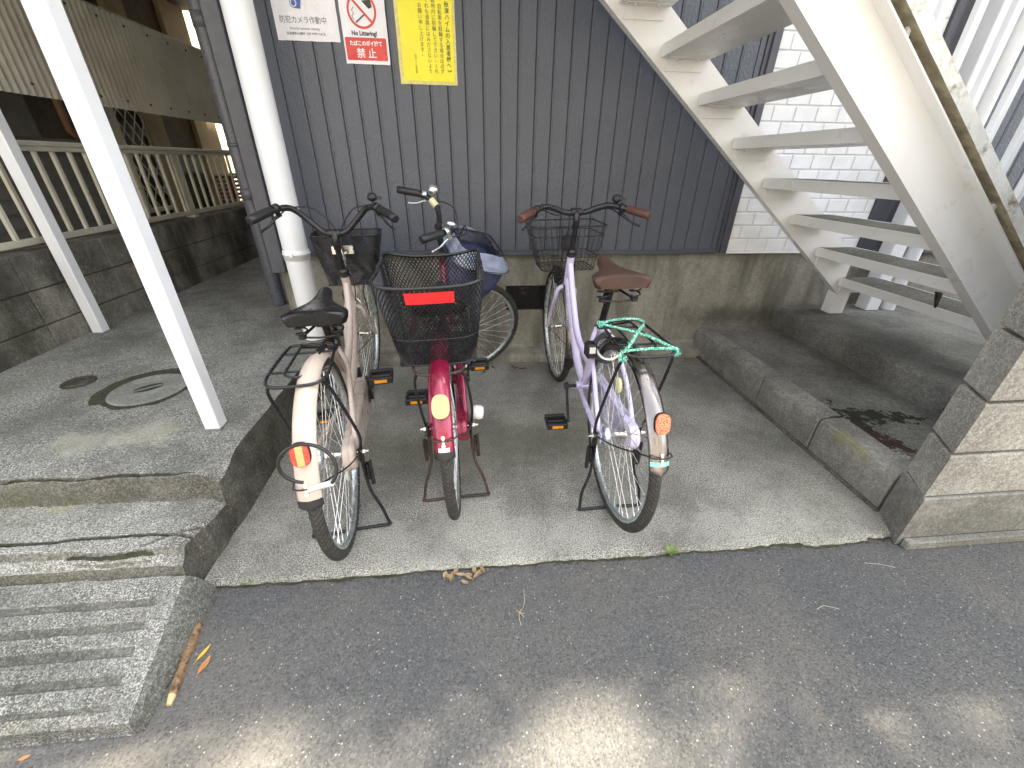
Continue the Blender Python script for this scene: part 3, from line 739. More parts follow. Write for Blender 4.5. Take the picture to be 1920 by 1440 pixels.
for z in (1.25, 2.2):
    g = MB(); g.box(-1.371, -1.141, 2.99, 3.01, z - .01, z + .01); g.rev([(.046, -.01), (.049, -.01), (.049, .01), (.046, .01)], 28, Matrix.Translation((-1.413, 3.0, z))); obj('bracket', g, 'graypipe', t)
t = thing('square_downpipe', 'white square column behind the staircase treads', 'column', (2.75, 2.42, .33))
g = MB(); g.box(2.64, 2.735, 2.40, 2.49, .33, 5.4, .004); obj('shaft', g, 'white', t)
t = thing('round_downpipe', 'slim white round downpipe next to the square column behind the stairs', 'downpipe', (2.83, 2.44, .33))
g = MB(); g.cyl((2.83, 2.43, .33), (2.83, 2.43, 5.2), .04, 24); obj('pipe', g, 'white', t)
g = MB(); g.rev([(.04, -.025), (.0455, -.024), (.0455, .024), (.04, .025)], 24, Matrix.Translation((2.83, 2.43, .86))); obj('coupling', g, 'white', t)

# ================================================================= STAIRCASE
SLX, SLZ = -.792, 1.0   # rise per metre of run, going left and up
st = thing('staircase', 'white steel staircase with open treads rising to the left', 'staircase', (2.4, 2.0, .33))
x_top, x_bot = -.55, 2.34
def lowz(x): return .484 + (2.307 - x) * .792
cs = math.cos(math.atan(.792)); dv = .186 / cs
def channel(yw, side, x0, x1, name):
    """web plane y=yw, flanges towards side (+1 = +y), lower edge follows lowz"""
    g = MB(); th = .006; fl = .045
    def q(x, off, y): return (x, y, lowz(x) + off)
    # web
    ya, yb = (yw, yw + th * side) if side > 0 else (yw - th, yw)
    for (o0, o1, y0, y1) in ((0, dv, ya, yb), (0, th / cs, min(yb if side > 0 else ya - fl, yw + fl * side), max(yw + fl * side, ya) if side > 0 else ya), (dv - th / cs, dv, yb if side > 0 else ya - fl, yb + fl if side > 0 else ya)):
        P = []
        for x in (x0, x1):
            for y in (y0, y1):
                for o_ in (o0, o1): P.append(q(x, o_, y))
        g.add(P, [(0, 1, 3, 2), (4, 6, 7, 5), (0, 4, 5, 1), (2, 3, 7, 6), (0, 2, 6, 4), (1, 5, 7, 3)])
    return obj(name, g, 'stair', st)
channel(2.35, 1, x_top, 2.345, 'stringer')
channel(1.47, -1, x_top, 2.62, 'stringer')
# treads
RUN, RISE = .2305, .1835
tx = [2.302 - RUN * k for k in range(12)]; tz = [.522 + RISE * k for k in range(12)]
def tread_mesh():
    g = MB(); L = .868; W = .245; H_ = .05; th = .004
    g.box(0, th, 0, L, 0, H_, .001); g.box(W - th, W, 0, L, 0, H_, .001); g.box(th, W - th, 0, L, 0, th)
    g.cur = 0
    return g.mesh('tread', 'stair')
tm = tread_mesh()
def fill_mesh():
    g = MB(); V = []; L = .866
    for j in range(31):
        for i in range(6):
            x = .0045 + .236 * i / 5; y = .001 + L * j / 30
            V.append((x, y, .0485 + .0025 * nz(x, y, 0, 20)))
    g.add(V, [(j * 6 + i, j * 6 + i + 1, (j + 1) * 6 + i + 1, (j + 1) * 6 + i) for j in range(30) for i in range(5)], True)
    return g.mesh('mortar_fill', 'mortar')
fm = fill_mesh()
def bracket_mesh():
    g = MB(); g.box(.03, .215, .0, .005, -.05, 0); g.box(.03, .215, -.045, 0, -.004, 0)
    for xx in (.07, .175): g.rev([(.001, -.012), (.008, -.012), (.008, -.004)], 10, Matrix.Translation((xx, -.025, 0)))
    return g.mesh('bracket', 'stair')
bm_ = bracket_mesh()
for k in range(12):
    tr = inst('tread', tm, st, (tx[k] - 2.4, 1.4765 - 2.0, tz[k] - .33))
    f = inst('mortar_fill', fm, tr)
    b = inst('bracket', bm_, tr, (0, .8675, 0))
    b2 = inst('bracket', bm_, tr, (0, .0055, 0), scale=(1, -1, 1))
g = MB(); g.box(2.335, 2.43, 2.352, 2.43, .329, .50, .003); obj('foot', g, 'stair', st)
g = MB(); g.prism([(2.262, .650), (2.292, .646), (2.298, .640), (2.305, .560)], .012, Matrix(((1, 0, 0, 0), (0, 0, -1, 1.756), (0, 1, 0, 0), (0, 0, 0, 1)))); obj('tread_wedge', g, 'rusty', st)  # small dark wedge hanging below a tread
# balustrade on the near side
def railz(x): return lowz(x) + dv + .026
g = MB()
for y0, y1, o0, o1, mi in ((1.405, 1.465, 0.0, .055, 0),):
    P = []
    for x in [x_top + (2.75 - x_top) * i / 60 for i in range(61)]:
        e = .002 * nz(x, 0, 0, 25)
        P.append([Vector((x, y0 + e, railz(x) + o0)), Vector((x, y1, railz(x) + o0)), Vector((x, y1, railz(x) + o1)), Vector((x, y0 + .004 + e, railz(x) + o1 + e))])
    for i in range(60):
        a, b = P[i], P[i + 1]
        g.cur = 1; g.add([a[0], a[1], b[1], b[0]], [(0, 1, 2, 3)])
        g.cur = 0; g.add([a[0], b[0], b[3], a[3]], [(0, 1, 2, 3)]); g.add([a[3], b[3], b[2], a[2]], [(0, 1, 2, 3)]); g.add([a[1], a[2], b[2], b[1]], [(0, 1, 2, 3)])
obj('bottom_rail', g, ['railw', 'railbrown'], st)
g = MB(); g.tube([(x_top, 1.435, railz(x_top) + .95), (2.75, 1.435, railz(2.75) + .95)], .022, 12); obj('handrail', g, 'white', st)
bal = None
g = MB(); g.box(-.0115, .0115, -.0115, .0115, 0, .93, .002); bal = g.mesh('baluster', 'white')
x = -.5
while x < 2.7:
    inst('baluster', bal, st, (x - 2.4, 1.435 - 2.0, railz(x) + .048 - .33)); x += .118
g = MB()
for x in [.1 + .6 * i for i in range(5)]:
    g = MB(); g.box(x, x + .012, 1.43, 1.442, railz(x) - .024, railz(x) + .002); obj('rail_bracket', g, 'white', st)
# ================================================================= BLOCK WALLS
bw = thing('block_wall', 'rough grey concrete block wall beside the steps on the right', 'wall', (2.5, .93, 0))
zc = [.213, .393, .583, .775, .965, 1.155, 1.345]
g = MB()
def quadpier(g, x0n, x0f, x1, y0, y1, z0, z1, bev=.006):
    """block whose left end is slanted from near corner to far corner, edges chipped"""
    rings = []
    for (e, z) in ((bev, z0), (0, z0 + bev), (0, (z0 + z1) / 2), (0, z1 - bev), (bev, z1)):
        pts = []
        for (px, py, sx, sy) in ((x0n, y0, 1, 1), (x0f, y1, 1, -1), (x1, y1, -1, -1), (x1, y0, -1, 1)):
            j = .004 * nz(px * 3, z * 5, py * 3, 4)
            pts.append(Vector((px + sx * e + j, py + sy * e + j * .6, z)))
        rings.append(pts)
    return g.loft(rings, True, False)
quadpier(g, 1.482, 1.552, 4.6, .862, 1.003, -.014, .208, .004)
obj('base_course', g, 'kerb', bw)
g = MB(); g.box(1.50, 4.6, .835, .861, -.014, .022, .004); obj('footing_strip', g, 'kerb', bw)
g = MB(); g.box(1.60, 4.58, .885, .985, .208, 1.52); obj('mortar_core', g, 'platface', bw)
for r_ in range(7):
    z0, z1 = zc[r_] - (0 if r_ else .004), (zc[r_ + 1] if r_ < 6 else 1.535) - .010
    x = 1.485
    first = True
    while x < 4.4:
        w = (.39 if r_ % 2 == 0 else .585) if first else .39
        g = MB()
        if first: quadpier(g, 1.485, 1.555, 1.485 + w - .009, .870, 1.0, z0, z1)
        else: quadpier(g, x, x, x + w - .009, .870, 1.0, z0, z1)
        obj('block', g, 'block', bw); first = False; x += w
# left weathered block wall with fence on top
lw = thing('weathered_wall', 'dark mossy concrete block wall along the left alley', 'wall', (-2.38, 4, .2))
g = MB(); g.box(-2.44, -2.322, 1.0, 9.2, -.014, .728); obj('mortar_core', g, 'platface', lw)
jy = [1.0, 1.7, 2.29, 2.855, 3.55, 4.16, 4.8, 5.42, 6.04, 6.66, 7.28, 7.9, 8.52, 9.2]
jz = [.20, .372, .552, .735]
for r_ in range(3):
    for a, b in zip(jy, jy[1:]):
        g = MB(); g.box(-2.45, -2.31 + random.uniform(-.002, .002), a + .003, b - .003, jz[r_] + .003, jz[r_ + 1] - .003, .004); obj('block', g, 'oldblock', lw)
fn = thing('railing_fence', 'low cream metal railing fence mounted on the weathered block wall', 'fence', (-2.38, 4, .735))
g = MB(); g.box(-2.398, -2.362, 1.6, 6.6, 1.222, 1.250, .006); obj('top_rail', g, 'fence', fn)
g = MB(); g.box(-2.393, -2.367, 1.6, 6.6, 1.200, 1.2215, .002); g.box(-2.395, -2.365, 1.6, 6.6, .752, .786, .004); obj('bottom_rail', g, 'fence', fn)
g = MB(); g.box(-.009, .009, -.011, .011, 0, .414, .002); bmh = g.mesh('baluster', 'fence')
y = 1.662
while y < 6.55:
    inst('baluster', bmh, fn, (0, y - 4, .786 - .735)); y += .1118
g = MB(); g.box(-.016, .016, -.024, .024, 0, .44, .003); pmh = g.mesh('fence_post', 'fence')
for y in (2.05, 3.94, 5.83):
    inst('fence_post', pmh, fn, (0, y - 4, .764 - .735)); g = MB(); g.box(-2.40, -2.33, y - .03, y + .03, .735, .752, .002); obj('foot_plate', g, 'fence', fn)
# neighbouring building across the alley
nb = thing('neighbour_house', 'shaded brown and beige house behind the railing fence on the left', 'house', (-3.4, 5, 0))
g = MB(); g.box(-4.3, -3.3, 1.0, 6.50, -.014, 5.5); obj('wall', g, 'brownw', nb)
g = MB(); g.box(-4.3, -2.44, 1.0, 6.64, 2.70, 2.86, .01); obj('added_shade_slab', g, 'brownw', nb)  # overhead slab added to keep the sun off the wall below
for a, b_, y in ((5.17, 5.45, .05), (6.04, 6.495, .05)):
    g = MB(); g.box(-3.299, -3.299 + y, a, b_, .0, 2.69, .004); obj('pilaster', g, 'beige', nb)
g = MB(); g.box(-3.299, -3.27, 1.05, 3.95, 1.30, 2.69); obj('upper_panel', g, 'graysid', nb)
for k in range(13):
    g = MB(); z = .0 + k * .1; g.add([(-3.280, 1.1, z), (-3.280, 4.6, z), (-3.297, 4.6, z + .1), (-3.297, 1.1, z + .1), (-3.297, 1.1, z), (-3.297, 4.6, z)], [(3, 2, 1, 0), (0, 1, 5, 4)]); obj('siding_board', g, 'graysid', nb)
WA, WB, WZ0, WZ1 = 4.78, 5.165, .72, 2.1
g = MB(); g.box(-3.298, -3.24, WA - .045, WA, WZ0 - .04, WZ1 + .04, .004); g.box(-3.298, -3.262, WB - .0, WB + .004, WZ0 - .04, WZ1 + .04, .001); g.box(-3.298, -3.24, WA, WB, WZ0 - .04, WZ0, .004); g.box(-3.298, -3.24, WA, WB, WZ1, WZ1 + .04, .004)
w = obj('window', g, 'fence', nb)
g = MB(); g.box(-3.297, -3.285, WA, WB, WZ0, WZ1); obj('pane', g, 'glass', w)
def cl(ya, za, yb, zb):
    t0, t1 = 0, 1
    for lim, sg in ((WA, 1), (WB, -1)):
        da, db = sg * (ya - lim), sg * (yb - lim)
        if da < 0 and db < 0: return None
        if da < 0: t0 = max(t0, -da / (db - da))
        if db < 0: t1 = min(t1, da / (da - db))
    if t1 - t0 < .03: return None
    return (ya + (yb - ya) * t0, za + (zb - za) * t0, ya + (yb - ya) * t1, za + (zb - za) * t1)
for s_ in (-1, 1):
    for k in range(-16, 17):
        c = (WA + WB) / 2 + k * .125
        r4 = cl(c - s_ * .48, WZ0 + .01, c + s_ * .48, WZ1 - .01)
        if r4: g = MB(); g.beam((-3.262 + .003 * s_, r4[0], r4[1]), (-3.262 + .003 * s_, r4[2], r4[3]), .005, .010, up=(0, 0, 1)); obj('grille_bar', g, 'fence', w)
g = MB(); g.box(-3.298, -3.288, 5.50, 6.02, .2, 1.2); obj('doorway', g, 'glass', nb)
g = MB(); g.tube(crv([(-3.2, 4.14, 2.68), (-3.2, 4.14, 1.45), (-3.2, 4.15, 1.36), (-3.2, 4.20, 1.32), (-3.2, 4.27, 1.30), (-3.2, 4.33, 1.24), (-3.2, 4.34, .6)], 4), .026, 10); obj('drain_pipe', g, 'pipeo', nb)
cp = thing('corrugated_screen', 'corrugated plastic screen hanging above the left fence', 'screen', (-2.75, 5, 1.5))
g = MB(); V = []; y = 2.3; k = 0
while y < 8.2:
    V.append((-2.75 + .011 * math.sin(2 * PI * y / .054), y, 1.512)); V.append((-2.75 + .011 * math.sin(2 * PI * y / .054), y, 2.155)); y += .054 / 8
m = len(V) // 2; g.add(V, [(2 * i, 2 * i + 2, 2 * i + 3, 2 * i + 1) for i in range(m - 1)], True); obj('sheet', g, 'corr', cp)
g = MB(); g.box(-2.80, -2.76, 2.3, 8.2, 2.157, 2.175, .002); g.box(-2.80, -2.762, 2.3, 8.2, 1.56, 1.60); g.box(-2.80, -2.762, 2.3, 8.2, 2.08, 2.12); obj('frame_rail', g, 'fence', cp)
g = MB(); g.rev([(.001, .012), (.006, .012), (.009, .004), (.009, 0)][::-1], 8, Matrix.Rotation(PI / 2, 4, 'Y')); hk = g.mesh('hook_bolt', 'iron')
y = 2.6
while y < 8:
    for z in (1.575, 2.10): inst('hook_bolt', hk, cp, (.008, y - 5, z - 1.5))
    y += .272
# far end of the alley: honeycomb brick screen and bright wall beyond
scr = thing('brick_screen', 'red honeycomb brick screen at the far end of the alley', 'screen', (-2.85, 6.1, 0))
g = MB(); g.box(-.024, .024, -.04, .04, 0, .032, .002); bk = g.mesh('brick', 'redbrick')
for r_ in range(21):
    for c in range(12):
        inst('brick', bk, scr, (-.42 + c * .072 + (r_ % 2) * .036, 0, r_ * .0475 + .0))
g = MB(); g.box(-.010, .010, -.02, .02, 0, .98); ph = g.mesh('mullion', 'redbrick')
for c in range(0, 25, 3): inst('mullion', ph, scr, (-.43 + c * .036, 0, 0))
g = MB(); g.box(-3.29, -2.46, 6.05, 6.15, .985, 1.015); obj('cap', g, 'fence', scr)
g = MB(); g.box(-5.2, -4.7, 6.9, 16, -.014, 6.5)
o = obj('far_wall', g, 'farwall'); tag(o, 'bright rough stone wall glimpsed beyond the dark alley', 'wall')
# unseen house added behind the viewer; its sunlit front bounces light into the bay
oh = thing('added_opposite_house', 'unseen pale rendered house added behind the viewer to bounce light', 'house', (0, -7, 0))
g = MB(); g.box(-9, 9, -13, -6.5, -.014, 5.6); obj('wall', g, 'render', oh)
g = MB(); g.prism([(-6.9, 5.6), (-12.7, 5.6), (-9.8, 7.4)][::-1], 19, Matrix(((0, 0, 1, -9.5), (1, 0, 0, 0), (0, 1, 0, 0), (0, 0, 0, 1)))); obj('roof', g, 'trim', oh)
for x in (-6.5, -3.2, .4, 3.6, 6.6):
    for z in (1.0, 3.6):
        g = MB(); g.box(x - .8, x + .8, -6.5, -6.44, z, z + 1.2, .01); wf = obj('window', g, 'white', oh)
        g = MB(); g.box(x - .74, x + .74, -6.45, -6.435, z + .06, z + 1.14); obj('pane', g, 'glass', wf)
# ================================================================= NOTICES
SY = WY - .001
def rect(g, x0, x1, z0, z1, y): return g.add([(x0, y, z0), (x1, y, z0), (x1, y, z1), (x0, y, z1)], [(0, 1, 2, 3)])
def sheet(g, x0, x1, z0, z1, y0, y1, wav=.0):
    n = 16; V = []
    for yy in (y0, y1):
        for j in range(n + 1):
            for i in range(n + 1):
                x = x0 + (x1 - x0) * i / n; z = z0 + (z1 - z0) * j / n
                V.append((x + .0015 * nz(z, 1, 0, 25) * (i in (0, n)), yy, z + .0015 * nz(x, 5, 0, 30) * (j in (0, n))))
    N = (n + 1) ** 2; F = []
    for j in range(n):
        for i in range(n):
            a = j * (n + 1) + i; F.append((a, a + 1, a + n + 2, a + n + 1)); F.append((N + a, N + a + n + 1, N + a + n + 2, N + a + 1))
    for i in range(n):
        F.append((i, N + i, N + i + 1, i + 1)); b = n * (n + 1) + i; F.append((b, b + 1, N + b + 1, N + b))
        a = i * (n + 1); F.append((a, a + n + 1, N + a + n + 1, N + a)); b = a + n; F.append((b, N + b, N + b + n + 1, b + n + 1))
    return g.add(V, F)
def text_mesh(s, size, bold=0.0, ex=.0001, align='CENTER'):
    c = bpy.data.curves.new("lettering", 'FONT'); c.body = s; c.size = size; c.align_x = align; c.align_y = 'CENTER'
    c.offset = bold; c.extrude = ex; c.resolution_u = 3
    o = bpy.data.objects.new("lettering_source", c); col.objects.link(o)
    dg = bpy.context.evaluated_depsgraph_get(); me = bpy.data.meshes.new_from_object(o.evaluated_get(dg))
    bpy.data.objects.remove(o); bpy.data.curves.remove(c); return me
def text(s, x, z, size, m, parent, bold=0.0, y=None, sx=1.0, rot=0.0, align='CENTER', name='lettering'):
    me = text_mesh(s, size, bold, align=align); me.materials.clear(); me.materials.append(MAT[m])
    b = wloc(parent)
    mat = Matrix.Translation(Vector((x, y if y is not None else SY - .0022, z)) - b) @ Matrix.Rotation(PI / 2, 4, 'X') @ Matrix.Rotation(rot, 4, 'Z') @ Matrix.Diagonal((sx, 1, 1, 1))
    return inst(name, me, parent, mat=mat)
P1 = thing('camera_notice', 'white laminated security camera notice with blue camera icon on dark siding', 'notice', (-.73, SY, 1.667))
g = MB(); sheet(g, -.870, -.588, 1.667, 2.05, SY - .0015, SY); obj('sheet', g, 'paper', P1)
text('防犯カメラ作動中', -.742, 1.741, .0285, 'inkg', P1, sx=.93)
text('Security cameras running', -.742, 1.712, .0145, 'inkg', P1, sx=.9)
text('防盗摄像头拍摄中  방범 카메라 작동 중', -.738, 1.693, .0112, 'inkg', P1, bold=.0001, sx=.92)
g = MB()
def disc(g, x, z, r, y, n=40): return g.add([(x + r * math.cos(2 * PI * k / n), y, z + r * math.sin(2 * PI * k / n)) for k in range(n)], [tuple(range(n))])
yy = SY - .0022
disc(g, -.792 + .02, 1.801, .017, yy); g.add([(-.775, yy - .0002, 1.784), (-.745, yy - .0002, 1.781), (-.722, yy - .0002, 1.87), (-.77, yy - .0002, 1.875)], [(0, 1, 2, 3)]); obj('camera_icon', g, 'bluep', P1)
g = MB(); disc(g, -.772, 1.801, .0135, yy - .0006); obj('camera_icon_ring', g, 'whitep', P1)
g = MB(); disc(g, -.772, 1.801, .0105, yy - .0010); obj('camera_icon_lens', g, 'bluep', P1)
P2 = thing('litter_notice', 'white no littering notice with red ban circle and red box', 'notice', (-.47, SY, 1.588))
g = MB(); sheet(g, -.573, -.367, 1.588, 1.885, SY - .0015, SY); obj('sheet', g, 'paper', P2)
g = MB(); g.add([(x, yy, z) for x, z in ((-.566, 1.606), (-.562, 1.602), (-.380, 1.602), (-.376, 1.606), (-.376, 1.684), (-.380, 1.688), (-.562, 1.688), (-.566, 1.684))], [tuple(range(8))]); obj('red_box', g, 'redp', P2)
text('たばこのポイ捨て', -.471, 1.665, .0205, 'whitep', P2, bold=.0006, y=yy - .0006, sx=.93)
text('禁 止', -.473, 1.627, .040, 'whitep', P2, bold=.0005, y=yy - .0006, sx=1.02)
text('No Littering!', -.473, 1.703, .0235, 'ink', P2, bold=.0009, sx=.95)
g = MB(); cx, cz, ro, ri = -.473, 1.785, .066, .0565; V = []
for k in range(64):
    a = 2 * PI * k / 64; V += [(cx + ro * math.cos(a), yy - .0006, cz + ro * math.sin(a)), (cx + ri * math.cos(a), yy - .0006, cz + ri * math.sin(a))]
g.add(V, [(2 * k, 2 * ((k + 1) % 64), 2 * ((k + 1) % 64) + 1, 2 * k + 1) for k in range(64)])
g.beam((cx - .042, yy - .0007, cz + .042), (cx + .042, yy - .0007, cz - .042), .0004, .009, up=(.7, 0, .7)); obj('ban_circle', g, 'redp', P2)
g = MB(); g.beam((-.505, yy - .0002, 1.742), (-.462, yy - .0002, 1.772), .0003, .0065, up=(-.4, 0, .8)); obj('cigarette', g, 'inkg', P2)
g = MB(); g.tube([(-.512, yy - .0003, 1.752), (-.520, yy - .0003, 1.764), (-.510, yy - .0003, 1.774), (-.518, yy - .0003, 1.786), (-.508, yy - .0003, 1.797)], .0012, 4, flat=.2)
g.add([(x, yy - .0002, z) for x, z in ((-.470, 1.820), (-.44, 1.792), (-.424, 1.799), (-.43, 1.825))], [(0, 1, 2, 3)]); obj('hand_icon', g, 'ink', P2)
P3 = thing('parking_notice', 'yellow laminated notice with vertical black Japanese text on dark siding', 'notice', (-.185, SY, 1.515))
g = MB(); sheet(g, -.325, -.046, 1.515, 1.935, SY - .0012, SY); obj('laminate', g, 'lam', P3)
g = MB(); sheet(g, -.307, -.059, 1.529, 1.92, SY - .0022, SY - .00125); obj('sheet', g, 'yellow', P3)
y3 = SY - .0028
def vtext(s, x, ztop, ch, m, size=None, sx=1.0, bold=0.0):
    g = MB()
    for k, c in enumerate(s):
        if c == ' ': continue
        me = text_mesh(c, size or ch * .98, bold)
        dx = dz = 0; rt = 0
        if c in '、。': dx, dz = .6 * ch, .55 * ch
        if c in '《》': rt = -PI / 2
        xs_ = [v.co.x for v in me.vertices]; ys_ = [v.co.y for v in me.vertices]
        if c not in '、。':
            ox, oz = (min(xs_) + max(xs_)) / 2, 0
        else: ox, oz = 0, 0
        V = []
        for v in me.vertices:
            px, pz = (v.co.x - ox) * sx, v.co.y - oz
            if rt: px, pz = pz, -px
            V.append((x + px + dx * .3, y3 - v.co.z, ztop - ch * (k + .5) + pz + dz * .3))
        g.add(V, [tuple(p.vertices) for p in me.polygons]); bpy.data.meshes.remove(me)
    return obj('lettering', g, m, P3)
vtext('《秋津ハイムの入居者様へ》', -.083, 1.560 + 13 * .0225, .0225, 'ink', bold=.0003)
vtext('自転車を駐輪する場合は必ず', -.116, 1.558 + 13 * .0203, .0203, 'ink')
vtext('敷地内に駐輪して下さい、くれ', -.145, 1.558 + 14 * .0203, .0203, 'ink')
vtext('ぐれも道路にはみださないよう', -.175, 1.558 + 14 * .0203, .0203, 'ink')
vtext('お願い申し上げます。', -.207, 1.620 + 10 * .0203, .0203, 'ink')
vtext('秋津ハイム管理者', -.243, 1.558 + 8 * .0095, .0095, 'ink')
# ================================================================= BICYCLES
def wheel_meshes(Rt):
    rr = .0185; Rc = Rt - rr; n = 216; m = 16; V = []
    for i in range(n):
        a = 2 * PI * i / n
        for k in range(m):
            b = 2 * PI * k / m; r_ = rr
            if math.cos(b) > -.05 and ((i + abs(k if k < 9 else 16 - k)) % 3 == 0): r_ -= .0024
            V.append(((Rc + r_ * math.cos(b)) * math.cos(a), r_ * .95 * math.sin(b), (Rc + r_ * math.cos(b)) * math.sin(a)))
    F = [(i * m + k, i * m + (k + 1) % m, ((i + 1) % n) * m + (k + 1) % m, ((i + 1) % n) * m + k) for i in range(n) for k in range(m)]
    g = MB(); g.add(V, F, True); tyre = g.mesh('tyre', 'rubber')
    Rr = Rc - rr * .72
    T = Matrix.Rotation(PI / 2, 4, 'X')
    g = MB(); g.rev([(Rr + .004, -.0125), (Rr + .004, -.0105), (Rr - .003, -.009), (Rr - .006, 0), (Rr - .003, .009), (Rr + .004, .0105), (Rr + .004, .0125), (Rr - .006, .0128), (Rr - .0125, .010), (Rr - .016, .004), (Rr - .017, 0), (Rr - .016, -.004), (Rr - .0125, -.010), (Rr - .006, -.0128)], 120, T, True, True)
    rim = g.mesh('rim', 'alu')
    g = MB(); g.rev([(.004, -.055), (.006, -.055), (.006, -.036), (.012, -.035), (.021, -.032), (.022, -.028), (.013, -.024), (.011, 0), (.013, .024), (.022, .028), (.021, .032), (.012, .035), (.006, .036), (.006, .055), (.004, .055)], 24, T); hub = g.mesh('hub', 'chrome')
    sp = []
    for s_ in (-1, 1):
        for d in (-1, 1):
            g = MB(); a = d * R(62); g.tube([(.021 * math.cos(a), s_ * .030, .021 * math.sin(a)), (Rr - .018, s_ * .002, 0)], .00115, 5, caps=False)
            g.cyl((Rr - .032, s_ * .004, 0), (Rr - .015, s_ * .002, 0), .0021, 6); sp.append(g.mesh('spoke', 'spoke'))
    return tyre, rim, hub, sp
def make_wheel(root, mat, wm, phase=0.0, refl=None):
    w = inst('wheel', wm[1], root, mat=mat)
    inst('tyre', wm[0], w); inst('hub', wm[2], w)
    for i in range(36):
        inst('spoke', wm[3][i % 4], w, mat=Matrix.Rotation(-(2 * PI * i / 36 + phase), 4, 'Y'))
    if refl:
        g = MB(); q = R(refl[0]); c = Vector((.18 * math.cos(q), .0, .18 * math.sin(q)))
        g.rev([(.001, -.006), (.019, -.006), (.022, 0), (.019, .006), (.001, .006)], 16, Matrix.Translation(c) @ Matrix.Rotation(-q, 4, 'Y') @ Matrix.Diagonal((1.35, 1, 1, 1)) @ Matrix.Rotation(PI / 2, 4, 'X')); obj('spoke_reflector', g, refl[1], w, local=True)
    return w
def arc(Rf, t0, t1, cx, cz, n, y=0.0):
    return [(cx - Rf * math.cos(R(t0 + (t1 - t0) * i / n)), y, cz + Rf * math.sin(R(t0 + (t1 - t0) * i / n))) for i in range(n + 1)]
def fender_mb(Rf, w, t0, t1, cx, cz, n=48, drop=.014, round_end=True, ridge=True, rend=2.6):
    """curved mudguard; t measured from the rear horizontal, up and over"""
    g = MB(); K = 12; rings_o = []; rings_i = []
    for i in range(n + 1):
        t = t0 + (t1 - t0) * i / n if n < 30 else (t0 + 6 * i / 14 if i < 14 else t0 + 6 + (t1 - t0 - 6) * (i - 14) / (n - 14)); ww = w
        if round_end and t < t0 + rend: q = (t - t0) / rend; ww = w * math.sqrt(max(.12, 1 - (1 - q) ** 2))
        ro, ri = [], []
        for k in range(K + 1):
            u = -1 + 2 * k / K
            h = -drop * abs(u) ** 2.4 + (.0012 if (ridge and k in (5, 6, 7)) else 0)
            for lst, off in ((ro, 0), (ri, -.0014)):
                rad = Rf + h + off
                lst.append(Vector((cx - rad * math.cos(R(t)), ww * u, cz + rad * math.sin(R(t)))))
        rings_o.append(ro); rings_i.append(ri)
    g.loft([a + b[::-1] for a, b in zip(rings_o, rings_i)], True, True, True)
    return g
def saddle_mb(L=.265, W=.098):
    st_ = [(0, .004), (.02, .014), (.06, .021), (.14, .025), (.28, .029), (.42, .037), (.54, .053), (.64, .071), (.74, .087), (.84, .096), (.92, .099), (.975, .094), (1.0, .082)]
    rings = []
    for t, w in crv([(a, b, 0) for a, b in st_], 3) and [(p.x, p.y) for p in crv([(a, b, 0) for a, b in st_], 3)]:
        x = L * (1 - t); w = w * W / .098
        top = .0 + .012 * math.sin(PI * min(1, t * 1.02)) * -1 - .022 * max(0, t - .35) + (-.02 * max(0, .08 - t) * 10)
        if t > .95: top -= (t - .95) * .12
        skirt = -.030 - .030 * min(1, t * 1.3)
        if t < .1: skirt = -.030 + (.1 - t) * .15
        r_ = []
        for k in range(21):
            u = -1 + 2 * k / 20
            if abs(u) > .80:
                q = (abs(u) - .80) / .20; y = w * (1 - .10 * q * q * 1.0) ; z = top - .014 + (skirt - top + .014) * q
            else:
                a = abs(u) / .80; y = w * a; z = top - .014 * a ** 3.2
            r_.append(Vector((x, math.copysign(y, u) if u else 0, z)))
        rings.append(r_)
    g = MB(); g.loft(rings, True, True, True); return g
def coil(c, r_, h, turns, axis=Vector((0, 0, 1)), n=14):
    P = []; N = int(turns * n)
    for i in range(N + 1):
        a = 2 * PI * i / n; P.append((c[0] + r_ * math.cos(a), c[1] + r_ * math.sin(a), c[2] + h * i / N))
    return P
def rrect(hx, hy, r_, n=6):
    P = []
    for cx, cy, a0 in ((hx - r_, hy - r_, 0), (-hx + r_, hy - r_, 90), (-hx + r_, -hy + r_, 180), (hx - r_, -hy + r_, 270)):
        for k in range(n + 1):
            a = R(a0 + 90 * k / n); P.append((cx + r_ * math.cos(a), cy + r_ * math.sin(a)))
    return P
class BasketShape:
    """tapered rounded box: P(s, v) walks the perimeter (s) and climbs (v)"""
    def __init__(s, cb, ct, hb, ht, zb, zt, r_=.04, dip=None):
        s.cb, s.ct, s.hb, s.ht, s.zb, s.zt, s.r, s.dip = cb, ct, hb, ht, zb, zt, r_, dip
        base = rrect(1, 1, .25, 8); s.base = base
    def loop(s, v, n=96):
        hx = s.hb[0] + (s.ht[0] - s.hb[0]) * v; hy = s.hb[1] + (s.ht[1] - s.hb[1]) * v
        cx = s.cb[0] + (s.ct[0] - s.cb[0]) * v; cy = s.cb[1] + (s.ct[1] - s.cb[1]) * v
        P = rrect(hx, hy, s.r, 8); P = P + [P[0]]
        L = [0]
        for a, b in zip(P, P[1:]): L.append(L[-1] + math.dist(a, b))
        out = []; j = 0
        for i in range(n):
            t = L[-1] * i / n
            while L[j + 1] < t: j += 1
            f = (t - L[j]) / (L[j + 1] - L[j] + 1e-9)
            x, y = P[j][0] + (P[j + 1][0] - P[j][0]) * f, P[j][1] + (P[j + 1][1] - P[j][1]) * f
            z = s.zb + (s.zt - s.zb) * v
            if s.dip: z += s.dip(x / hx, y / hy) * v
            out.append(Vector((cx + x, cy + y, z)))
        return out
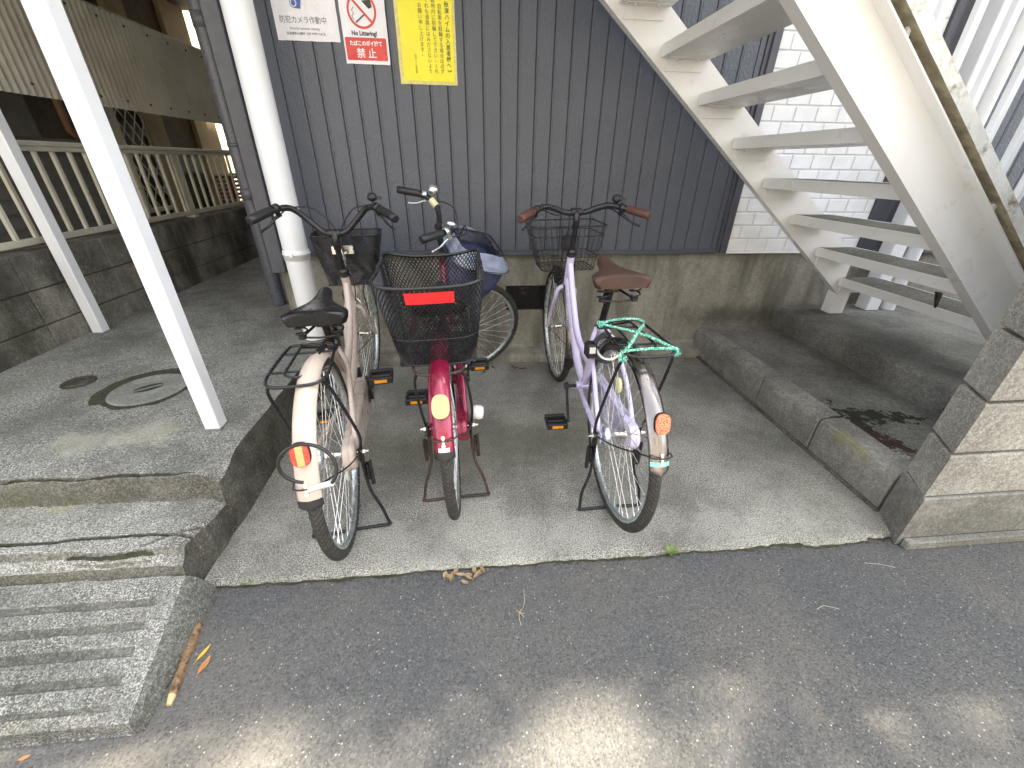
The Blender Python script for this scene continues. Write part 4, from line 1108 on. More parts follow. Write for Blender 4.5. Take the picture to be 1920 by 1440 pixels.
def mesh_basket(B, N, rows, r_, steps=1):
    """diamond expanded-metal lattice over the basket sides and floor"""
    g = MB(); M_ = N * 2
    loops = [B.loop(j / (rows), M_) for j in range(rows + 1)]
    for s_ in (1, -1):
        for k in range(N):
            P = [loops[j][(2 * k + s_ * j) % M_] for j in range(rows + 1)]
            g.tube(P, r_, 3, caps=False, smooth=False)
    bl = B.loop(0, 8); z = B.zb
    hx, hy = B.hb; cx, cy = B.cb; p = (B.zt - B.zb) / rows * 1.6
    k = -hx - hy
    while k < hx + hy:
        for s_ in (1, -1):
            x0 = max(-hx, k - hy); x1 = min(hx, k + hy)
            if x1 - x0 > .006: g.tube([(cx + x0, cy + s_ * (x0 - k), z), (cx + x1, cy + s_ * (x1 - k), z)], r_, 3, caps=False, smooth=False)
        k += p * 1.0
    return g
def pedal(root, c, mat='blackp', rot=0.0):
    M4 = Matrix.Translation(c) @ Matrix.Rotation(rot, 4, 'Y')
    g = MB(); g.box(-.043, .043, -.046, .046, -.012, .012, .004)
    q = MB()
    for sx in (-1, 1): q.box(sx * .036 - .009, sx * .036 + .009, -.046, .046, -.014, .014, .003)
    for sy in (-1, 1): q.box(-.030, .030, sy * .041 - .006, sy * .041 + .006, -.011, .011, .002)
    q.cyl((0, -.044, 0), (0, .044, 0), .009, 12)
    o = inst('pedal', q.mesh('pedal', mat), root, mat=M4)
    for sx in (-1, 1):
        h = MB(); h.box(sx * .0452 - .0012, sx * .0452 + .0012, -.024, .024, -.0065, .0065); obj('pedal_reflector', h, 'orange', o, local=True)
    return o
def bicycle(C):
    R_ = C['R']; wb = C['wb']; fm_ = C['frame']
    root = bpy.data.objects.new('bicycle', None); col.objects.link(root); root.empty_display_size = .2
    th = C['th']
    root.matrix_world = Matrix.Translation((C['x'], C['y'], -.0005)) @ Matrix.Rotation(PI / 2 - th, 4, 'Z') @ Matrix.Rotation(-C['lean'], 4, 'X')
    tag(root, C['label'], 'bicycle', 'bicycles parked in the concrete bay')
    hx, hz = C['head']          # top of head tube
    ax = Vector((-.31, 0, .951)).normalized()
    MS = Matrix.Translation((hx, 0, hz)) @ Matrix.Rotation(C['steer'], 4, ax) @ Matrix.Translation((-hx, 0, -hz))
    MB_ = Matrix.Translation((hx, 0, hz)) @ Matrix.Rotation(C.get('bsteer', C['steer']), 4, ax) @ Matrix.Translation((-hx, 0, -hz))
    P = lambda name, g, m: obj(name, g, m, root, local=True)
    def G(name, g, m):
        o = obj(name, g, m, root, local=True); o.matrix_local = MB_; return o
    def F(name, g, m, par=None):
        if par is not None: return obj(name, g, m, par, local=True)
        o = obj(name, g, m, root, local=True); o.matrix_local = MS; return o
    hb = Vector((hx, 0, hz)) - ax * .17      # bottom of the head tube
    bb = Vector((.45, 0, .285)); sx, sz = C['seat']     # top of the seat tube
    # --- frame
    g = MB()
    g.cyl(hb, (hx, 0, hz), .019, 18)
    h1 = hb + ax * .045; h2 = hb + ax * .13
    g.tube(crv([h1, h1 + Vector((-.10, 0, -.13)), (.60, 0, .355), (bb.x + .01, 0, bb.z + .012)], 8), .0185, 14)
    lo = Vector((sx, 0, sz)).lerp(bb, .62)
    g.tube(crv([h2, h2 + Vector((-.10, 0, -.14)), (.61, 0, .46), tuple(lo)], 8), .0155, 14)
    g.tube([bb, (sx, 0, sz)], .0155, 14)
    g.cyl((sx + .003, 0, sz - .03), (sx - .001, 0, sz + .003), .0185, 14)
    g.cyl((bb.x, -.036, bb.z), (bb.x, .036, bb.z), .021, 16)
    for s_ in (-1, 1):
        g.tube(crv([(bb.x - .02, s_ * .022, bb.z), (.33, s_ * .038, .30), (.10, s_ * .062, R_ - .005), (.0, s_ * .064, R_)], 5), .0105, 10)
        g.tube(crv([(sx + .004, s_ * .016, sz - .02), (sx - .05, s_ * .045, sz - .07), (.12, s_ * .060, R_ + .14), (.008, s_ * .064, R_ + .01)], 5), .0085, 10)
        g.box(-.022, .022, s_ * .064 - .003, s_ * .064 + .003, R_ - .02, R_ + .02, .002)
    g.cyl((.385, -.03, .315), (.385, .03, .315), .008, 8)
    P('frame', g, fm_)
    # --- wheels
    wm = C['wm']
    make_wheel(root, Matrix.Translation((0, 0, R_)), wm, .1, C.get('wref'))
    make_wheel(root, MS @ Matrix.Translation((wb, 0, R_)), wm, .35, C.get('fref'))
    # --- fenders
    Rf = R_ + .013
    g = fender_mb(Rf, .029, C.get('ft', 16), 152, 0, R_, 64, .014)
    fd = P('rear_fender', g, C['fend'])
    if C.get('flap'):
        g = fender_mb(Rf + .0012, .0305, C['ft'] - 1.4, C['ft'] + 3.4, 0, R_, 20, .014, True, False, 1.8); obj('flap', g, 'blackp', fd, local=True)
    g = fender_mb(Rf, .027, -12 if not C.get('ffrear') else C['ffrear'], 96, wb, R_, 48, .013)
    ff = F('front_fender', g, C['fend'])
    g = fender_mb(Rf + .0015, .028, -22, -9, wb, R_, 16, .013, True, False); obj('flap', g, 'blackp', ff, local=True)
    # fender stays
    ts = C.get('ft', 16) + 9; qx = -Rf * math.cos(R(ts)); qz = R_ + Rf * math.sin(R(ts))
    g = MB(); g.tube(crv([(0, .078, R_), (qx * .5, .070, R_ + (qz - R_) * .5), (qx + .02, .036, qz - .004), (qx - .004, .026, qz + .004), (qx - .007, 0, qz + .003), (qx - .004, -.026, qz + .004), (qx + .02, -.036, qz - .004), (qx * .5, -.070, R_ + (qz - R_) * .5), (0, -.078, R_)], 5), .0024, 7); P('fender_stay', g, 'rusty' if C.get('rust') else 'black')
    g = MB(); nrm = Vector((-math.cos(R(ts)), 0, math.sin(R(ts)))); tg = Vector((math.sin(R(ts)), 0, math.cos(R(ts))))
    for s_ in (-1, 1):
        c = Vector((qx - .004, 0, qz)) + nrm * .002 + tg * (s_ * .012); g.cyl(c - nrm * .004, c + nrm * .003, .0055, 10); g.cyl(c + nrm * .003, c + nrm * .0048, .003, 8)
    c = Vector((qx - .004, 0, qz)) + nrm * .003; g.beam(c - tg * .012, c + tg * .012, .007, .003, up=nrm); P('stay_clip', g, 'chrome')
    g = MB(); fx = wb - Rf * math.cos(R(4)); fz = R_ + Rf * math.sin(R(4))
    for s_ in (-1, 1): g.tube([(wb, s_ * .052, R_), (fx + .01, s_ * .026, fz)], .002, 6)
    F('fender_stay', g, 'black')
    # reflector
    rt, rk, rm, rw, rh = C['refl']; Q = Vector((-math.cos(R(rt)), 0, math.sin(R(rt)))); c = Vector((0, 0, R_)) + Q * (Rf + .018)
    zdir = Vector((-.97, 0, .24)).normalized() if rk != 'flat' else Q
    ydir = Vector((0, 1, 0)); xdir = ydir.cross(zdir)
    M4 = Matrix(((xdir.x, ydir.x, zdir.x, c.x), (xdir.y, ydir.y, zdir.y, c.y), (xdir.z, ydir.z, zdir.z, c.z), (0, 0, 0, 1)))
    if rk == 'flat': M4 = Matrix.Translation(-Q * .012) @ M4
    g = MB(); pl = [(rh * .5 * math.copysign(abs(math.cos(a)) ** .75, math.cos(a)), rw * .5 * math.copysign(abs(math.sin(a)) ** .75, math.sin(a))) for a in [2 * PI * k / 32 for k in range(32)]]
    g.prism(pl, .006, M4 @ Matrix.Translation((0, 0, .006)))
    rf = P('rear_reflector', g, rm)
    g = MB(); g.prism([(x * 1.05, y * 1.05) for x, y in pl], .008, M4 @ Matrix.Translation((0, 0, -.003))); (None if rk == 'flat' else g.cyl(c - Q * .02, c, .008, 8)); obj('housing', g, 'blackp' if rk != 'flat' else fm_, rf, local=True)
    if C.get('rstripe'):
        g = MB(); g.box(-rh * .46, rh * .46, -.0085, .0085, .0118, .0130); g.v = [tuple(M4 @ Vector(v)) for v in g.v]; obj('reflector_stripe', g, 'peach', rf, local=True)
    # --- fork
    g = MB(); fk = hb - ax * .012
    for s_ in (-1, 1):
        g.tube(crv([fk + Vector((0, s_ * .012, .006)), fk + Vector((.006, s_ * .040, -.012)), fk + Vector((.022, s_ * .050, -.06)), (wb - .065, s_ * .053, R_ + .11), (wb, s_ * .053, R_)], 7), [.0125] * 15 + [.0115 - .00027 * k for k in range(14)], 10)
    g.cyl(hb - ax * .004, hb - ax * .03, .017, 14)
    F('fork', g, fm_ if not C.get('forkm') else C['forkm'])
    g = MB(); g.rev([(.020, -.006), (.023, -.004), (.023, .006), (.019, .010), (.021, .014), (.021, .022), (.016, .026), (.013, .03)], 20, Matrix.Translation((hx, 0, hz)) @ ax.to_track_quat('Z', 'Y').to_matrix().to_4x4()); g.rev([(.019, -.01), (.022, -.008), (.021, .006), (.019, .008)], 20, Matrix.Translation(hb) @ ax.to_track_quat('Z', 'Y').to_matrix().to_4x4()); F('headset', g, 'rusty' if C.get('rust') else 'black')
    # front brake calliper and lamp
    g = MB(); bc = fk + Vector((.045, 0, .01))
    g.cyl(fk, bc, .005, 8)
    for s_ in (-1, 1): g.tube(crv([bc + Vector((0, -s_ * .02, .03)), bc + Vector((0, s_ * .020, .012)), bc + Vector((0, s_ * .034, -.02)), bc + Vector((-.004, s_ * .022, -.052))], 4), .006, 8)
    F('front_brake', g, 'chrome' if C.get('chromebrake') else 'black')
    # --- stem and handlebar
    bc = Vector(C['bar'][0]); st0 = Vector((hx, 0, hz)); top = st0 + ax * max(.05, (bc.z - hz) * .93)
    g = MB(); g.cyl(st0 + ax * .01, top, .0125, 16)
    g.tube(crv([top - ax * .045, top - ax * .01, (top + bc) / 2 + Vector((0, 0, .004)), bc], 5), .0155, 14)
    g.cyl((bc.x, -.022, bc.z), (bc.x, .022, bc.z), .0175, 16); G('stem', g, 'black')
    pts = C['bar']; hbp = [(p[0], -p[1], p[2]) for p in reversed(pts[1:])] + [tuple(p) for p in pts]
    g = MB(); cp_ = crv(hbp, 7); g.tube(cp_, .0125, 14); hbar = G('handlebar', g, 'black')
    for s_ in (1, -1):
        e = Vector(pts[-1]); f = Vector(pts[-2]); e = Vector((e.x, e.y * s_, e.z)); f = Vector((f.x, f.y * s_, f.z)); d = (e - f).normalized()
        g = MB(); g.tube([e - d * .105, e - d * .10, e - d * .02, e + d * .006, e + d * .008], [.0145, .0165, .0168, .0165, .012], 16, flat=1.05)
        for k in range(9): g.rev([(.0164, -.0016), (.0176, 0), (.0164, .0016)], 16, Matrix.Translation(e - d * (.012 + .0095 * k)) @ d.to_track_quat('Z', 'Y').to_matrix().to_4x4())
        obj('grip', g, C['grip'], hbar, local=True)
        # brake lever
        b0 = e - d * .128; dn = Vector((.55, 0, -.83)).normalized(); out = Vector((0, s_, 0))
        g = MB(); g.rev([(.013, -.012), (.0175, -.011), (.0175, .011), (.013, .012)], 14, Matrix.Translation(b0) @ d.to_track_quat('Z', 'Y').to_matrix().to_4x4()); g.tube([b0 + dn * .012, b0 + dn * .036], [.011, .009], 10)
        k0 = b0 + dn * .034
        g.tube(crv([k0 - d * .012, k0 + d * .02 + dn * .004, k0 + d * .06 + dn * .022, k0 + d * .105 + dn * .030], 5), [.0075] * 5 + [.0062] * 5 + [.005] * 5 + [.0052], 8, flat=.75)
        g.ball(k0 + d * .107 + dn * .030, .0062, 5)
        obj('brake_lever', g, C.get('lever', 'black'), hbar, local=True)
        # cable
        g = MB(); z0 = b0 + dn * .030 - d * .014
        if s_ > 0: tgt = [fk + Vector((.05, .03, .06)), fk + Vector((.05, -.02, .035))]
        else: tgt = [Vector((hx + .03, -.03, hz - .05)), hb + Vector((-.02, -.022, .01))]
        mid = C.get('loop', .085)
        g.tube(crv([z0, z0 - d * .05 + Vector((.025, 0, .004)), Vector((bc.x + .09, s_ * .075, bc.z + mid)), Vector((bc.x + .105, -s_ * .0, bc.z - .04)), tgt[0], tgt[1]], 8), .0030, 7); obj('brake_cable', g, 'blackp', hbar, local=True)
        if s_ == C.get('bellside', -1):
            c = b0 - d * .035 + Vector((.0, 0, .030))
            g = MB(); br = C.get('bellr', .020)
            g.rev([(.001, br * .80), (br * .5, br * .74), (br * .85, br * .45), (br, .0), (br * 1.02, -br * .2), (br * .8, -br * .55), (br * .3, -br * .8), (.004, -br * .9)][::-1], 20, Matrix.Translation(c)); g.cyl(c - Vector((0, 0, .034)), c, .005, 8); g.box(c.x - .006, c.x + .006, c.y + s_ * (br * .9), c.y + s_ * (br + .018) if s_ > 0 else c.y - br * .9, c.z - .01, c.z + .002) if s_ > 0 else g.box(c.x - .006, c.x + .006, c.y - br - .018, c.y - br * .9, c.z - .01, c.z + .002)
            obj('bell', g, C.get('bell', 'blackp'), hbar, local=True)
    # --- seat post, saddle
    sd = Vector((sx - bb.x, 0, sz - bb.z)).normalized(); sh = C['sh']; tpos = Vector((sx, 0, sz)) + sd * ((sh - .085 - sz) / sd.z)
    g = MB(); g.cyl((sx, 0, sz - .01), tpos, .0128, 14); g.cyl(tpos - Vector((.02, 0, .0)), tpos + Vector((.025, 0, 0)), .012, 10); P('seat_post', g, 'black')
    g = MB(); g.rev([(.0195, -.012), (.021, -.01), (.021, .01), (.0195, .012)], 16, Matrix.Translation((sx, 0, sz - .008)) @ sd.to_track_quat('Z', 'Y').to_matrix().to_4x4()); g.cyl((sx - .018, -.018, sz - .008), (sx - .018, .018, sz - .008), .005, 8); g.tube([(sx - .018, .018, sz - .008), (sx - .02, .03, sz - .004), (sx - .06, .034, sz + .01)], .004, 8); P('seat_clamp', g, 'black')
    g = saddle_mb(W=C.get('sw', .098)); sox = tpos.x - .115
    g.v = [(v[0] + sox, v[1], v[2] + sh) for v in g.v]
    sa = P('saddle', g, C['sad'])
    for s_ in (-1, 1):
        g = MB(); g.tube(coil((sox + .035, s_ * .055, sh - .100), .018, .048, 2.6), .0030, 6); g.cyl((sox + .035, s_ * .055, sh - .112), (sox + .035, s_ * .055, sh - .098), .013, 10)
        g.tube([(sox + .035, s_ * .055, sh - .105), (tpos.x, s_ * .016, sh - .088), (sox + .24, s_ * .010, sh - .045)], .0045, 7); obj('spring', g, 'rusty' if C.get('rust') else 'black', sa, local=True)
    g = MB(); g.tube([(sox + .033, -.055, sh - .108), (sox + .030, 0, sh - .112), (sox + .033, .055, sh - .108)], .0035, 7); g.box(tpos.x - .022, tpos.x + .02, -.026, .026, sh - .10, sh - .062, .005); g.beam((sox + .03, -.07, sh - .050), (sox + .03, .07, sh - .050), .02, .004); obj('saddle_clamp', g, 'rusty', sa, local=True)
    # --- drivetrain
    g = MB(); yb = -.052; rb, ra = .082, C.get('cr', .047); ccx = bb.x
    def stad(rb, ra, x0, off=0):
        pl = []
        for k in range(25): a = R(-85 + 170 * k / 24); pl.append((ccx + rb * math.cos(a), bb.z + rb * math.sin(a)))
        for k in range(17): a = R(95 + 170 * k / 16); pl.append((x0 + ra * math.cos(a), R_ + ra * math.sin(a)))
        return pl
    outer = stad(rb, ra, -.012)
    cen = [(ccx + .0, bb.z)]
    rings = []
    for y_, sc in ((-.030, .0), (-.033, .004), (-.052, .004), (-.062, .0), (-.066, -.006), (-.068, -.016)):
        rings.append([Vector((x, y_, z)) for x, z in stad(rb + min(0, sc) * .9 + max(0, sc) * .4, ra + min(0, sc) * .9 + max(0, sc) * .4, -.012)])
    g.loft(rings, True, True, True)
    g.tube([Vector((x, -.0485, z)) for x, z in stad(rb + .0024, ra + .0024, -.012)], .0012, 4, closed=True)
    P('chain_case', g, fm_ if not C.get('casem') else C['casem'])
    g = MB(); g.cyl((bb.x, -.085, bb.z), (bb.x, .075, bb.z), .008, 10); g.cyl((bb.x, -.072, bb.z), (bb.x, -.069, bb.z), .03, 20)
    ca = C['crank']; d = Vector((math.cos(R(ca)), 0, math.sin(R(ca)))) * .160
    for s_ in (1, -1):
        y0 = s_ * .080; e = bb + d * s_; g.tube([(bb.x, y0 - s_ * .004, bb.z), (bb.x + (e.x - bb.x) * .15, y0, bb.z + (e.z - bb.z) * .15), (e.x, y0 + s_ * .006, e.z)], [.016, .011, .011], 10, flat=.6); g.cyl((bb.x, y0 - .008, bb.z), (bb.x, y0 + .008, bb.z), .017, 14); g.cyl((e.x, y0, e.z), (e.x, y0 + s_ * .03, e.z), .0065, 8)
        pedal(root, Vector((e.x, s_ * .142, e.z)), rot=R(C.get('pr', 0)))
    P('crank', g, 'black')
    # axle nuts
    g = MB()
    g.rev([(.0005, -.107), (.005, -.104), (.0045, -.094), (.009, -.093), (.009, -.085), (.0042, -.084), (.0042, .084), (.009, .085), (.009, .093), (.0045, .094), (.005, .104), (.0005, .107)], 10, Matrix.Translation((0, 0, R_)) @ Matrix.Rotation(-PI / 2, 4, 'X'), False)
    P('axle', g, 'chrome')
    # rear hub brake
    g = MB(); g.rev([(.004, .036), (.040, .036), (.043, .040), (.042, .052), (.030, .058), (.004, .058)], 28, Matrix.Translation((0, 0, R_)) @ Matrix.Rotation(-PI / 2, 4, 'X')); P('hub_brake', g, 'gold' if C.get('goldhub') else 'alu')
    # --- stand
    g = MB(); fo = C.get('foot', .125)
    Pp = [(.0, .074, R_ + .01), (.0, .076, R_ - .05), (-.004, .080, R_ - .13), (-.012, .088, .155), (-.022, .112, .085), (-.032, fo, .022), (-.034, fo + .004, .012), (-.034, fo - .010, .0085)]
    cr_ = crv(Pp, 5)
    full = [Vector(p) for p in cr_] + [Vector((-.030, 0, .0085))] + [Vector((p[0], -p[1], p[2])) for p in reversed(cr_)]
    g.tube(full, .0058, 9)
    stn = P('stand', g, 'rusty' if C.get('rust') else 'black')
    for s_ in (-1, 1):
        g = MB(); g.box(-.022, .020, s_ * .0795 - .003, s_ * .0795 + .003, R_ - .085, R_ + .018, .002); g.box(-.010, .016, s_ * .088 - .004, s_ * .088 + .004, R_ - .12, R_ - .055, .003); obj('stand_bracket', g, 'rusty' if C.get('rust') else 'black', stn, local=True)
        g = MB(); g.tube(coil((.0, s_ * .098, R_ - .145), .0065, .10, 12, n=8), .0018, 5); g.cyl((0, s_ * .098, R_ - .145), (0, s_ * .098, R_ - .045), .0045, 8); obj('stand_spring', g, 'rusty' if C.get('rust') else 'blackp', stn, local=True)
    # --- rear rack
    rz = C['rack']; cb = C.get('rackb', 0.0); rx0, rx1 = C.get('rackx', (-.135, .170)); rwf, rwb = .070, .078
    g = MB()
    loop = crv([(rx1, cb, rz), (rx1, cb + rwf * .8, rz), (rx1 - .03, cb + rwf, rz), (.02, cb + rwb, rz), (rx0 + .045, cb + rwb, rz), (rx0 + .006, cb + rwb * .72, rz - .002), (rx0, cb, rz - .003), (rx0 + .006, cb - rwb * .72, rz - .002), (rx0 + .045, cb - rwb, rz), (.02, cb - rwb, rz), (rx1 - .03, cb - rwf, rz), (rx1, cb - rwf * .8, rz)], 6, True)
    g.tube(loop, .0046, 8, closed=True)
    inner = crv([(rx1, cb + .032, rz), (.02, cb + .035, rz + .002), (rx0 + .07, cb + .035, rz), (rx0 + .048, cb, rz), (rx0 + .07, cb - .035, rz), (.02, cb - .035, rz + .002), (rx1, cb - .032, rz)], 6)
    g.tube(inner, .0038, 8)
    for xx in (rx1 - .05, rx0 + .10): g.tube([(xx, cb - rwb, rz - .006), (xx, cb + rwb, rz - .006)], .0036, 7)
    for s_ in (-1, 1): g.tube([(rx1 - .01, cb + s_ * .03, rz - .004), (sx + .0, s_ * .018, sz - .015 + (.03 if sz > rz - .05 else 0))], .004, 7)
    rk_ = P('rack', g, 'rusty' if C.get('rust') else 'black')
    for s_ in (-1, 1):
        g = MB(); g.tube(crv([(rx0 + .02, cb + s_ * rwb * .86, rz - .004), (rx0 + .05, cb + s_ * .082, rz - .06), (-.03, s_ * .088, R_ + .10), (-.006, s_ * .084, R_ + .03), (0, s_ * .080, R_)], 6), .0050, 8); obj('rack_strut', g, 'black', rk_, local=True)
    return root, MB_, P, G, hbar, fd, rk_
wmA = wheel_meshes(.327)
wmB = wheel_meshes(.333)
def steerv(MS, p): return MS @ Vector(p)
# ---- beige bicycle on the left
C1 = dict(x=-.468, y=1.10, th=-.142, lean=.009, R=.327, wb=1.10, frame='beigep', fend='beigef', steer=-.127, bsteer=-.02, head=(.855, .715), seat=(.305, .60), sh=.785, wm=wmA,
    label='beige bicycle with black saddle and black mesh front basket beside the left platform', ft=15, flap=True, refl=(38.5, 'arm', 'refred', .043, .060), rstripe=True,
    bar=[(.815, 0, .900), (.830, .045, .905), (.835, .10, .955), (.815, .148, 1.000), (.775, .190, 1.004), (.715, .232, .990), (.665, .265, .975)], grip='blackp', sad='sadblack', crank=-56, rack=.655, rackb=.028, rackx=(-.115, .165), rust=False, wref=(-62, 'clear'), fref=(15, 'clear'), chromebrake=True, goldhub=False, casem='beigep', bellside=-1, bellr=.021, foot=.128, lever='black')
b1, MS1, P1f, F1, hb1, fd1, rk1 = bicycle(C1)
# mesh basket on the front of bicycle one
def front_basket(root, MS, F, B, kind, steerm=None):
    if kind == 'mesh':
        g = mesh_basket(B, 96, 34, .0020); o = F('basket', g, 'black')
    else:
        g = MB()
        for v in (0, .30, .78, 1.0): g.tube(B.loop(v, 64), .0022 if v < 1 else .003, 6, closed=True)
        lo, hi = B.loop(0, 44), B.loop(1, 44)
        for a, b in zip(lo, hi): g.tube([a, b], .0014, 5, caps=False)
        hx_, hy_ = B.hb; cx, cy = B.cb
        for k in range(1, 8): x = cx - hx_ + 2 * hx_ * k / 8; g.tube([(x, cy - hy_, B.zb), (x, cy + hy_, B.zb)], .0014, 5, caps=False)
        for k in range(1, 11): y = cy - hy_ + 2 * hy_ * k / 11; g.tube([(cx - hx_, y, B.zb + .002), (cx + hx_, y, B.zb + .002)], .0014, 5, caps=False)
        o = F('basket', g, 'black')
    g = MB(); g.tube(B.loop(1, 64), .0034, 8, closed=True); obj('basket_rim', g, 'black', o, local=True); g = MB(); g.tube(B.loop(0, 64), .0024, 7, closed=True)
    if kind == 'mesh': g.tube(B.loop(.3, 64), .0016, 6, closed=True)
    obj('basket_band', g, 'black', o, local=True)
    g = MB()
    for s_ in (-1, 1): g.tube([(B.cb[0] + .03, s_ * .045 + B.cb[1], B.zb - .003), (B.cb[0] - .04, s_ * .05, B.zb - .05), (C_wb[0], s_ * .058, C_wb[1])], .0035, 7)
    obj('basket_stay', g, 'black', o, local=True)
    return o
C_wb = (1.10, .327)
B1 = BasketShape((1.035, -.012), (1.065, -.012), (.085, .112), (.118, .158), .640, .868, .045)
bk1 = front_basket(b1, MS1, F1, B1, 'mesh')
g = MB(); g.box(.925, .945, -.05, .05, .79, .83, .003); g.box(.90, .925, -.012, .012, .70, .80, .003); F1('basket_bracket', g, 'chrome')
# cable lock hanging round the fender of bicycle one
g = MB(); cl = Vector((-.30, .015, .50)); P_ = []
for k in range(26):
    a = R(-40 + 290 * k / 25); P_.append((-.335 + .02 * math.sin(a) - .028 * math.cos(a * .5), -.030 - .064 * math.cos(a), .560 + .055 * math.sin(a)))
g.tube(crv(P_, 2), .0042, 9)
o = obj('cable_lock', g, 'blackp', b1, local=True)
g = MB(); e0 = Vector(P_[0]); g.cyl(e0 + Vector((.0, .0, .0)), e0 + Vector((.03, .06, -.035)), .0075, 10); obj('lock_sleeve', g, 'clear', o, local=True)
g = MB(); g.box(.885, .887, -.0, .0, 0, 0)
def sticker(root, F, c, w, h, m, up=Vector((-.31, 0, .951)), name='sticker', y=-1):
    g = MB(); n = 6; rad = .0205; V = []
    for j in (0, 1):
        for i in range(n + 1):
            a = R(-w / 2 + w * i / n); p = Vector(c) + Vector((-math.cos(a) * rad, math.sin(a) * rad, 0)) + up * (h * (j - .5)); V.append(p)
    g.add(V, [(i, i + n + 1, i + n + 2, i + 1) for i in range(n)]); return obj(name, g, m, root, local=True)
sticker(b1, None, (.880, 0, .64), 80, .022, 'sticker')
# ---- red bicycle in the middle
C2 = dict(x=-.095, y=1.234, th=-.036, lean=.032, R=.327, wb=1.09, frame='redpaint', fend='redpaint', steer=-1.33, head=(.845, .765), seat=(.305, .60), sh=.765, wm=wmA,
    label='dark red bicycle with rear mesh basket and navy covered front basket between the other two', ft=19, flap=True, refl=(44, 'flat', 'peach', .050, .070),
    bar=[(.800, 0, .905), (.812, .045, .910), (.818, .10, .935), (.805, .148, .965), (.765, .195, .972), (.705, .235, .965), (.655, .262, .955)], grip='blackp', sad='sadblack', crank=176, rack=.620, rackb=.004, rackx=(-.14, .17), rust=True, bell='silver', bellr=.026, bellside=1, chromebrake=True, foot=.125, lever='alu', forkm='black', loop=.06)
b2, MS2, P2f, F2, hb2, fd2, rk2 = bicycle(C2)
B2 = BasketShape((.03, .004), (.005, .004), (.13, .118), (.175, .152), .632, .888, .055, dip=lambda u, v: .022 * (abs(v) ** 3) * (1 if u > 0 else .6) + .014 * (u > .5))
g = mesh_basket(B2, 92, 32, .0021); o2 = P2f('rear_basket', g, 'black')
g = MB(); g.tube(B2.loop(1, 80), .0050, 8, closed=True); g.tube(B2.loop(.36, 80), .0026, 7, closed=True); g.tube(B2.loop(0, 80), .0036, 7, closed=True); obj('basket_rim', g, 'black', o2, local=True)
lp = B2.loop(.955, 400); nearpts = sorted([p for p in lp if p.x < -.12 and -.066 < p.y < .068], key=lambda p: p.y)
lq = B2.loop(.825, 400); nearq = sorted([p for p in lq if p.x < -.10 and -.066 < p.y < .068], key=lambda p: p.y)
g = MB(); a_, b_ = nearpts, nearq; k = 14
V = []
for i in range(k + 1):
    t = i / k; pa = a_[int(t * (len(a_) - 1))]; pb = b_[int(t * (len(b_) - 1))]
    V += [pa + Vector((-.005, 0, 0)), pb + Vector((-.005, 0, 0)), pb + Vector((-.002, 0, 0)), pa + Vector((-.002, 0, 0))]
g.loft([V[4 * i:4 * i + 4] for i in range(k + 1)], True, False); obj('red_plate', g, 'redplate', o2, local=True)
g = MB(); tt = R(25.5); 
ts2 = 24.2; Rf = .340
def fpt(t, y, off=.0022, Rf=.340): u = y / .029; return Vector((-(Rf + off - .014 * abs(u) ** 2.4) * math.cos(R(t)), y, .327 + (Rf + off - .014 * abs(u) ** 2.4) * math.sin(R(t))))
def fender_tape(t0, t1, w, m, parent, Rr=.327):
    g = MB(); V = []
    for j in (0, 1):
        for i in range(9): p = fpt(t0 + (t1 - t0) * j, -w + 2 * w * i / 8, .0022, Rr + .013); V.append(p + Vector((0, 0, Rr - .327)))
    g.add(V, [(i, i + 1, i + 10, i + 9) for i in range(8)]); return obj('tape_strip', g, m, parent, local=True)
fender_tape(22.5, 24.6, .016, 'whitep', fd2)
# white dynamo/lamp shell on the right of the rear axle of the red bicycle
g = MB(); g.rev([(.002, .0), (.020, .002), (.027, .012), (.027, .032), (.022, .042), (.002, .045)][::-1], 18, Matrix.Translation((.03, -.085, .365)) @ Matrix.Rotation(R(100), 4, 'X')); P2f('axle_lamp', g, 'whitepl')
# navy covered front basket
cvr = BasketShape((.990, .0), (1.015, .0), (.088, .100), (.135, .158), .565, .800, .06)
g = MB(); rings = []
for j in range(15):
    v = j / 14; L_ = cvr.loop(v, 56); bul = .012 * math.sin(PI * v)
    r_ = []
    for p in L_:
        d = Vector((p.x - 1.0, p.y, 0)).normalized(); w_ = .010 * nz(p.x, p.y, p.z, 9) + .004 * nz(p.x, p.y, p.z, 26)
        r_.append(p + d * (bul + w_))
    rings.append(r_)
g.loft(rings, True, True, True)
cv = F2('basket_cover', g, 'navy')
g = MB(); rings = []
top0 = cvr.loop(1.0, 56)
for j in range(11):
    v = j / 10; r_ = []
    for p in top0:
        d = Vector((p.x - 1.01, p.y, 0)); ln = d.length; d.normalize()
        side = max(0, (p.x - 1.0) / .125); sh_ = .010 - .055 * v ** 1.5 * (.35 + .65 * side)
        w_ = .008 * nz(p.x, p.y, v, 10) + .004 * nz(p.x * 2, p.y * 2, v, 22)
        r_.append(Vector((p.x, p.y, p.z - .004)) + d * (sh_ + w_) + Vector((0, 0, .085 * v - .02 * v * side)))
    rings.append(r_)
g.loft(rings, True, True, False); obj('cover_top', g, 'paleblue', cv, local=True)
B2b = BasketShape((.99, .0), (1.01, .0), (.080, .10), (.105, .128), .74, .868, .045)
g = mesh_basket(B2b, 60, 14, .0010); g.tube(B2b.loop(1, 64), .0034, 8, closed=True); obj('basket', g, 'black', cv, local=True)
g = MB(); g.tube([p + (Vector((p.x - 1.01, p.y, 0)).normalized() * .013) for p in cvr.loop(1.0, 56)], .0022, 6, closed=True); obj('zip', g, 'ink', cv, local=True)
